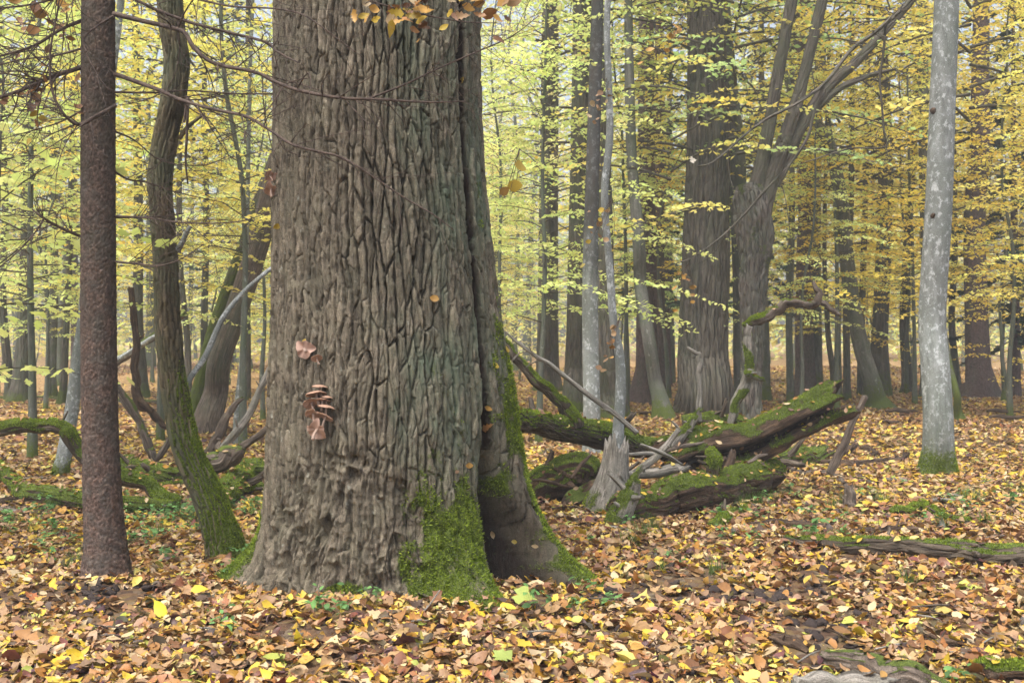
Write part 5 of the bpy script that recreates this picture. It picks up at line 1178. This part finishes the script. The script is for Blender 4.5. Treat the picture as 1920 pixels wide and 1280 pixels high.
# a few placed where the photograph shows their sprays
for (px, d, var, idx, sc, tn, lab) in [(1175, 22.0, 'A', 0, 1.1, 'lime', 'yellow green hornbeam spreading flat sprays above the mossy horizontal log'), (1010, 14.5, 'A', 1, .95, 'lime', 'yellow green hornbeam showing just right of the great oak'), (1255, 25.5, 'A', 2, 1.1, 'gold', 'golden hornbeam with sprays behind the second big oak'),
        (1570, 21.0, 'A', 1, 1.1, 'gold', 'golden hornbeam spreading behind the gnarled fork tree'), (1895, 19.5, 'A', 0, 1.0, 'gold', 'golden hornbeam beyond the pale hornbeam'), (1715, 23.0, 'A', 2, 1.0, 'yellow', 'yellow hornbeam behind the pale hornbeam'),
        (60, 12.5, 'A', 1, 1.0, 'lime', 'yellow green hornbeam beyond the arched mossy branch'), (300, 15.0, 'A', 0, 1.0, 'yellow', 'yellow hornbeam behind the crooked tree'), (455, 13.5, 'A', 2, .95, 'yellow', 'yellow hornbeam at the left flank of the great oak'), (-60, 10.0, 'A', 2, .85, 'lime', 'yellow green hornbeam at the edge of the left glade'),
        (1440, 13.0, 'B', 0, 1.1, 'gold', 'small golden sapling behind the hollow log')]:
    x, y = (px - 960) / F * d, d; placed.append((x, y))
    if var == 'B': continue
    plant_tree(var, idx, x, y, sc, px * .01, tn, lab, None)
wood_tree('A', 56, 17, 46, 'slim hornbeam of the understorey with {} layered leaves', .8, 1.3, keep=lambda px, d: not (1230 < px < 1470 and d < 26))
wood_tree('B', 46, 24, 52, 'low sapling with {} leaves in the background wood', .8, .9)
wood_tree('C', 105, 32, 95, 'tall slim background tree with {} foliage', .75, 1.6, -500, 2420)
for k, (px, d, i_, sc) in enumerate([(1250, 33, 0, 1.0), (1425, 36, 0, 1.1), (1905, 27, 1, 1.1), (1640, 48, 0, 1.0), (140, 44, 0, 1.0), (430, 48, 0, 1.1)]):
    slab = ['behind the second big oak', 'behind the gnarled fork tree', 'to the right of the purple brown spruce trunk', 'far behind the arched hornbeam', 'far behind the scaly barked spruce', 'far behind the leaning trunks'][k]
    plant_tree('S', i_, (px - 960) / F * d, d, sc, k * 1.3, None, 'dark green needled spruce standing ' + slab, 'dark background spruces', 'spruce_tree')

# young maple with big lime leaves at the near left, and a bare sprig of dry leaves on the slim tree
mp = plant_tree('M', 0, -3.75, 6.7, .92, .6, 'lime', 'young maple with large lime green leaves at the near left', None, 'maple_sapling')
TINT['lime'] = (.58, .64, .18)
plant_tree('M', 0, -3.85, 7.3, 1.2, 2.4, 'lime', 'second young maple with large lime green leaves behind the spruce branches', None, 'maple_sapling')
# crowns of the trees one can tell apart that stand back far enough to show leaves
allobj = [o for o in COL.objects if o.type == 'EMPTY' and o.get('category') == 'tree' and not o.get('group')]
kk = 0
for o in allobj:
    if o.location.y < 18 or any(c.name.startswith('crown') for c in o.children): continue
    px = o.location.x / o.location.y * F + 960
    if o.name.startswith('spruce'): continue
    var = 'C'
    me = CV[var][kk % len(CV[var])]; kk += 1
    for nm, q in (('branchwork', me[1]), ('crown', me[0])):
        c = bpy.data.objects.new(nm, q); COL.objects.link(c); c.parent = o; c.rotation_euler = (0, 0, kk * 1.1)
        if var == 'S': c.location = (0, 0, 3.5)
        if nm == 'crown': c.color = (*TINT[tint_for(px, r)], 1)

# far wood: reads as one bright mass
def far_wood():
    q = np.random.default_rng(66); n = 95000
    y = q.uniform(75, 150, n); x = q.uniform(-1, 1, n) * (y * .62 + 10)
    g = vn(x * .12, y * .12, .5, 97); z = q.random(n) ** 1.25 * 34
    k = vn(x * .16, y * .1, z * .3, 98) + .5 * vn(x * .5, y * .3, z * .9, 99) > -.42
    x, y, z = x[k], y[k], z[k]; n = len(x)
    col = np.array([[.84, .78, .24]]) * q.uniform(.7, 1.2, (n, 1)); gr_ = q.random(n) < .3; col[gr_] *= np.array([.75, 1, 1])
    nr_ = np.stack([q.normal(0, .8, n), q.normal(0, .8, n), np.ones(n)], 1)
    return leaves('four', np.stack([x, y, z], 1), basis(nr_, q.uniform(0, 6.28, n)), q.uniform(.35, .8, n), col)
V, T, C = far_wood()
fw = obj('far_wood', mesh('far_wood', V, None, T, smooth=False, col=C), M['needle'])
setp(fw, 'hazy yellow foliage of the far wood behind all the trunks', 'woodland', kind='stuff')

# ------------------------------------------------------------------ sprigs of dry leaves caught in the twigs
def sprig(label, px, py, d, n, spread, cols, seed, kinds=('oak', 'round', 'oval'), size=.075, hang=None):
    r = np.random.default_rng(seed); c = at(px, py, d)
    root = empty('dry_leaf_sprig', c, label, 'twig')
    parts = []; ends = []
    top = c + np.array(hang if hang is not None else (.1, .1, .35))
    for q in range(max(3, n // 3)):
        e = c + r.normal(size=3) * np.array([spread[0], .06, spread[1]])
        m_ = (top + e) / 2 + r.normal(0, .03, 3)
        parts.append(tube([top, m_, e], [.003, .0022, .001], 10, 5, None, (False, True))); ends += [m_, e, (m_ + e) / 2]
    t = join(parts); obj('twig', mesh('twig', t['V'], t['Q'], t['T'], bark=t['bark']), M['twig'], root)
    for q in range(n):
        p = ends[q % len(ends)] + r.normal(0, .02, 3)
        k = cols[int(r.integers(len(cols)))]
        leaf_obj('leaf', str(r.choice(kinds)), int(r.integers(4)), p, (r.normal(0, .6), -.8, r.normal(.3, .5)), r.uniform(0, 6.28), size * r.uniform(.6, 1.15), PAL[k] * r.uniform(.55, 1.05), root)
    return root
sprig('bunch of dry orange and brown leaves hanging before the top of the great oak', 768, 42, 5.1, 44, (.11, .05), [1, 2, 3, 8, 4, 8, 1], 1, size=.085)
sprig('smaller bunch of brown and yellow leaves hanging left on the great oak front', 700, 34, 5.15, 12, (.09, .03), [3, 8, 1], 2)
sprig('brown leaves hanging over the upper right edge of the great oak', 905, 26, 5.3, 18, (.07, .035), [2, 1, 5, 8], 3, size=.09)
sprig('reddish dry leaves dangling in the air right of the great oak', 955, 40, 5.3, 6, (.05, .05), [2, 5, 1], 4)
sprig('single row of yellow leaves dangling on the great oak front', 850, 48, 5.2, 4, (.03, .04), [3, 3], 5)
sprig('dry brown leaves caught in the spruce branches', 70, 70, 6.0, 26, (.20, .16), [2, 1, 8, 1], 6, size=.085)
sprig('orange brown leaves low in the spruce branches', 55, 200, 6.0, 18, (.16, .09), [2, 1, 1, 3], 7, size=.085)
sprig('pinkish dry leaves clinging to the slim silver grey tree', 1130, 440, 9.2, 18, (.12, .20), [5, 0, 3, 9], 8, size=.07)
sprig('orange dry leaves low on the slim silver grey tree', 1145, 665, 9.1, 14, (.10, .07), [5, 8, 1, 0], 9, size=.07)
sprig('dry tan leaves high on the slim silver grey tree', 1125, 200, 9.2, 12, (.10, .12), [5, 4, 0], 10, size=.07)
sprig('scattered orange leaves on the twigs before the second big oak', 1275, 560, 9.6, 12, (.22, .16), [8, 8, 1], 11, ('oval',), .07)
sprig('orange leaves on the twigs high before the second big oak', 1265, 90, 9.2, 12, (.16, .16), [8, 3, 8], 12, ('oval', 'round'), .09)
sprig('bright yellow leaves drooping right of the great oak', 945, 375, 6.4, 3, (.02, .01), [3, 8], 13, ('maple', 'round'), .1)

# ------------------------------------------------------------------ grass tufts and herbs
def grass_mesh(seed, n=60, h=.16):
    r = np.random.default_rng(seed); V = []; T = []; C = []
    for q in range(n):
        a = r.uniform(0, 6.28); b = np.array([r.normal(0, .04), r.normal(0, .04), -.01]); L = h * r.uniform(.5, 1.3); out = r.uniform(.2, .9); w_ = .0022
        side = np.array([-math.sin(a), math.cos(a), 0]) * w_; o = len(V)
        for k in range(4):
            f = k / 3; p = b + np.array([math.cos(a) * out * L * f ** 1.6, math.sin(a) * out * L * f ** 1.6, L * (f - .35 * out * f * f)])
            V += [p - side * (1 - f * .9), p + side * (1 - f * .9)]
        for k in range(3): T += [(o + 2 * k, o + 2 * k + 1, o + 2 * k + 3), (o + 2 * k, o + 2 * k + 3, o + 2 * k + 2)]
        c = np.array([.10, .17, .035]) * r.uniform(.6, 1.7); C += [(*c, 1)] * 8
    me = mesh('grass_tuft', np.array(V), None, np.array(T), smooth=False, col=np.array(C)); me.materials.append(M['grass']); return me
GM = [grass_mesh(q) for q in range(3)]
r = np.random.default_rng(15)
gp = [(1205, 1015), (1225, 1005), (1560, 960), (1580, 955), (1640, 945), (1655, 950), (1340, 1085), (1240, 1075), (1500, 1030), (1895, 925), (1915, 930), (1810, 940), (1825, 945), (1765, 1000), (1700, 1100), (150, 1050), (135, 1058), (100, 962), (250, 965), (340, 975), (365, 970), (470, 960), (300, 1000), (60, 1000), (20, 985), (395, 985), (1180, 1030), (1420, 950), (1390, 960), (1450, 945), (1850, 990)]
for k, (px, py) in enumerate(gp):
    d = F * CH / (py - 640); x = (px - 960) / F * d
    o = bpy.data.objects.new('grass_tuft', GM[k % 3]); COL.objects.link(o); o.location = (x, d, float(gz(x, d)) + .015); s = r.uniform(.6, 1.1); o.scale = (s, s, s); o.rotation_euler = (0, 0, r.uniform(0, 6))
    setp(o, 'small tuft of green grass growing up through the fallen leaves', 'grass', 'grass tufts in the leaf litter')
def herb_mesh(seed):
    r = np.random.default_rng(seed); n = 16
    P = np.stack([r.normal(0, .05, n), r.normal(0, .05, n), r.uniform(.02, .11, n)], 1)
    nr_ = np.stack([r.normal(0, .35, n), r.normal(0, .35, n) - .2, np.ones(n)], 1)
    col = np.array([[.10, .20, .06]]) * r.uniform(.7, 1.9, (n, 1))
    lv = leaves('round' if seed % 2 else 'six', P, basis(nr_, r.uniform(0, 6.28, n)), r.uniform(.03, .055, n), col, r.normal(.1, .2, n), r.normal(-.3, .2, n))
    st = []
    V, T, C = lv; 
    for p in P:
        o = len(V); e = np.array([.0012, 0, 0]); b = np.array([p[0] * .3, p[1] * .3, -.01])
        V = np.vstack([V, b - e, b + e, p + e * .6]); T = np.vstack([T, [o, o + 1, o + 2]]); C = np.vstack([C, [[.09, .12, .04, 1]] * 3])
    me = mesh('herb_plant', V, None, T, smooth=False, col=C); me.materials.append(M['grass']); return me
HM = [herb_mesh(q) for q in range(4)]
hp = [(610, 1185), (640, 1195), (700, 1170), (590, 1190), (420, 1212), (440, 1080), (425, 1090), (455, 1050), (1140, 1150), (1115, 1130), (1260, 1070), (1480, 935), (1500, 945), (1400, 935), (1790, 1275), (95, 1055), (70, 1040), (715, 1100), (1005, 1165), (1075, 1160)]
hp += [(r.uniform(0, 330), 925 + 125 * r.random()) for q in range(46)] + [(r.uniform(220, 480), r.uniform(935, 1010)) for q in range(22)] + [(r.uniform(1100, 1600), r.uniform(930, 1040)) for q in range(16)] + [(r.uniform(1600, 1900), r.uniform(900, 1010)) for q in range(10)]
for k, (px, py) in enumerate(hp):
    d = F * CH / (py - 640); x = (px - 960) / F * d
    if np.hypot(x - OX, d - OY) < .8: continue
    o = bpy.data.objects.new('herb_plant', HM[k % 4]); COL.objects.link(o); o.location = (x, d, float(gz(x, d)) + .02); s = r.uniform(.6, 1.2); o.scale = (s, s, s); o.rotation_euler = (0, 0, r.uniform(0, 6))
    setp(o, 'tiny leafy green herb sprouting between fallen leaves', 'plant', 'small herbs in the leaf litter')

# ------------------------------------------------------------------ soil clods in the mud and by the spruce
def clod_mesh(seed):
    r = np.random.default_rng(seed); n, m = 7, 9; V = []
    for a in range(n):
        f = a / (n - 1) * math.pi
        for b in range(m):
            g = b / m * 2 * math.pi; q = np.array([math.sin(f) * math.cos(g), math.sin(f) * math.sin(g), math.cos(f) * .6])
            V.append(q * (1 + .55 * float(vn(q[0] * 2.1, q[1] * 2.1, q[2] * 2.1 + seed, 17)) + .2 * r.random()))
    Q = [(a * m + b, (a + 1) * m + b, (a + 1) * m + (b + 1) % m, a * m + (b + 1) % m) for a in range(n - 1) for b in range(m)]
    me = mesh('soil_clod', np.array(V), Q, None, smooth=True); me.materials.append(M['soil']); return me
CM = [clod_mesh(q) for q in range(4)]
k = 0
while k < 170:
    if k < 115: x, y = r.normal(1.35, .75), r.normal(5.45, .6)
    else: x, y = r.normal(-2.4, .42), r.normal(5.72, .17)
    if bare(x, y) < .35 or y < 4.3: continue
    o = bpy.data.objects.new('soil_clod', CM[k % 4]); COL.objects.link(o); s = r.uniform(.012, .042); o.scale = (s, s, s * .7); o.location = (x, y, float(gz(x, y)) + s * .2); o.rotation_euler = (r.normal(0, .4), r.normal(0, .4), r.uniform(0, 6))
    setp(o, 'dark wet clod of soil in the muddy gap right of the oak' if k < 115 else 'dark crumb of soil by the foot of the spruce', 'soil', 'soil clods in the mud' if k < 115 else 'soil crumbs by the spruce'); k += 1

# ------------------------------------------------------------------ mushrooms
def mushroom_meshes(seed, wavy):
    r = np.random.default_rng(seed); ns = 36; th = np.linspace(0, 2 * np.pi, ns, endpoint=False)
    w1 = wavy * (np.sin(th * 3 + r.uniform(0, 6)) * .5 + np.sin(th * 5 + r.uniform(0, 6)) * .35 + np.sin(th * 8 + r.uniform(0, 6)) * .2)
    def rings(prof, und):
        V = []
        for rr, zz in prof:
            V.append(np.stack([np.cos(th) * rr * (1 + .25 * w1 * rr), np.sin(th) * rr * (1 + .25 * w1 * rr), zz + w1 * .38 * rr ** 2], 1))
        return np.vstack(V)
    top = [(.02, .30), (.25, .29), (.5, .25), (.75, .16), (.92, .06), (1.0, .0), (1.0, -.03)]
    bot = [(1.0, -.03), (.96, -.035), (.7, .04), (.4, .10), (.14, .10)]
    def surf(pr, flip):
        V = rings(pr, 0); n = len(pr); i = np.arange(n - 1)[:, None] * ns; j = np.arange(ns)[None]; j2 = (j + 1) % ns
        Q = np.stack([i + j, i + ns + j, i + ns + j2, i + j2], -1).reshape(-1, 4); return V, Q
    V1, Q1 = surf(top, 0); V2, Q2 = surf(bot, 1)
    if True:   # gill relief
        V2 = V2.copy(); V2[2 * ns:4 * ns, 2] += np.tile(np.where(np.arange(ns) % 2, .015, -.015), 2)
    cap = mesh('cap', V1, Q1); gill = mesh('gill', V2, Q2)
    st = tube([(0, 0, .12), (.02, .03, -.3), (.05, .16, -.75), (.08, .42, -1.1)], [.15, .13, .14, .18], 12, 12, None, (False, True), .06)
    stem = mesh('stem', st['V'], st['Q'], st['T'])
    cap.materials.append(M['cap']); gill.materials.append(M['gill']); stem.materials.append(M['stem'])
    return cap, gill, stem
MU = [mushroom_meshes(q, w_) for q, w_ in ((1, .12), (2, .2), (3, .7), (4, 1.0))]
from mathutils import Euler
def mushroom(px, py, wpx, v, rx, ry, label, group, out=.5, stem=True, surf=None, lift=0):
    p, nrm = surf if surf else on_oak(px, py)
    d = p[1]; s = wpx * .5 * d / F
    q = at(px, py, d) if surf is None else p
    q = q + nrm * s * out + np.array([0, 0, lift])
    root = empty('mushroom', q, label, 'mushroom', group)
    root.rotation_euler = Euler((math.radians(rx), math.radians(ry), random.uniform(-.4, .4))); root.scale = (s, s, s)
    for nm, me in zip(('cap', 'gill', 'stem'), MU[v]):
        if nm == 'stem' and not stem: continue
        o = bpy.data.objects.new(nm, me); COL.objects.link(o); o.parent = root
        if nm == 'cap': cap_ = o
        if nm == 'gill': o.parent = cap_
    return root
gA, gB, gC, gD = 'mushroom stack on the oak trunk', 'pair above the mushroom stack', 'mushrooms high on the left edge of the oak', 'tiny mushrooms at the mossy oak foot'
for (px, py, w_, v, rx, ry, lb) in [(608, 726, 30, 0, -6, 2, 'thin flat capped topmost mushroom of the stack on the oak'), (604, 740, 40, 0, -12, -12, 'broad brown capped second mushroom of the stack on the oak'), (618, 745, 24, 0, -4, 8, 'small flat mushroom tucked right under the topmost caps'),
    (594, 757, 32, 1, -38, -22, 'upturned mushroom showing pinkish gills on the left of the stack'), (612, 752, 30, 1, -20, 6, 'brown mushroom in the middle of the stack on the oak'), (620, 764, 34, 0, -10, 8, 'flat wide mushroom low on the right of the stack'),
    (597, 777, 32, 2, -35, -10, 'wavy pink brown mushroom below the flat caps of the stack'), (618, 782, 30, 1, -28, 20, 'tilted pinkish mushroom at the lower right of the stack'), (604, 806, 38, 3, -66, 4, 'ruffled pink lowest mushroom hanging at the stack bottom')]:
    mushroom(px, py, w_, v, rx, ry, lb, gA, .9)
mushroom(580, 655, 34, 3, -80, -58, 'curled pink mushroom turned sideways above the stack', gB, .7)
mushroom(600, 672, 22, 0, -30, -24, 'small round pale mushroom above the stack', gB, .9)
for (px, py, w_, v, rx, ry, lb) in [(529, 318, 26, 3, -60, 10, 'ruffled brown mushroom at the top of the group on the oak edge'), (524, 334, 24, 2, -55, -6, 'wavy brown mushroom in the middle of the group on the oak edge'), (506, 330, 22, 2, -50, -20, 'small brown mushroom standing farthest out from the oak edge'), (508, 356, 28, 3, -45, -10, 'ruffled brown lowest mushroom of the group on the oak edge')]:
    p = at(px, py, 6.02); mushroom(px, py, w_, v, rx, ry, lb, gC, .0, surf=(p, np.array([-.6, -.6, 0.])))
for (px, py, w_) in [(874, 1130, 9), (883, 1128, 10), (893, 1130, 9), (878, 1138, 9), (888, 1138, 10), (884, 1144, 8), (886, 1119, 7), (905, 1105, 8), (911, 1143, 9)]:
    mushroom(px, py, w_, 0, -10, 0, 'tiny beige mushroom in the cluster on the mossy oak foot', gD, 1.2)
p = at(683, 1212, 4.62); mushroom(683, 1212, 24, 2, -30, 0, 'pale mushroom standing alone among the nearest fallen leaves', None, 0, surf=(p, np.array([0, 0, 1.])))
p = at(650, 1240, 4.45); mushroom(650, 1240, 18, 1, -20, 0, 'small buff mushroom near the bottom of the leaf litter', None, 0, surf=(p, np.array([0, 0, 1.])))

# ------------------------------------------------------------------ the misty air between the trunks
def haze():
    x0, x1, y0, y1, z0, z1 = -160, 160, -12, 165, -2.0, 42
    V = [(x, y, z) for z in (z0, z1) for y in (y0, y1) for x in (x0, x1)]
    Q = [(0, 2, 3, 1), (4, 5, 7, 6), (0, 1, 5, 4), (2, 6, 7, 3), (0, 4, 6, 2), (1, 3, 7, 5)]
    m, n = newmat('haze'); v = N(n, 'ShaderNodeVolumePrincipled'); v.inputs['Color'].default_value = (.93, .96, .97, 1); v.inputs['Density'].default_value = .0027; v.inputs['Anisotropy'].default_value = .0
    o = N(n, 'ShaderNodeOutputMaterial'); n.links.new(v.outputs[0], o.inputs['Volume'])
    ob = obj('haze', mesh('haze', np.array(V), Q, None, smooth=False), m); setp(ob, 'thin pale mist hanging between the trees', 'haze', kind='stuff')
haze()
print('TRIS', sum(sum(len(p.vertices) - 2 for p in m.polygons) for m in bpy.data.meshes))
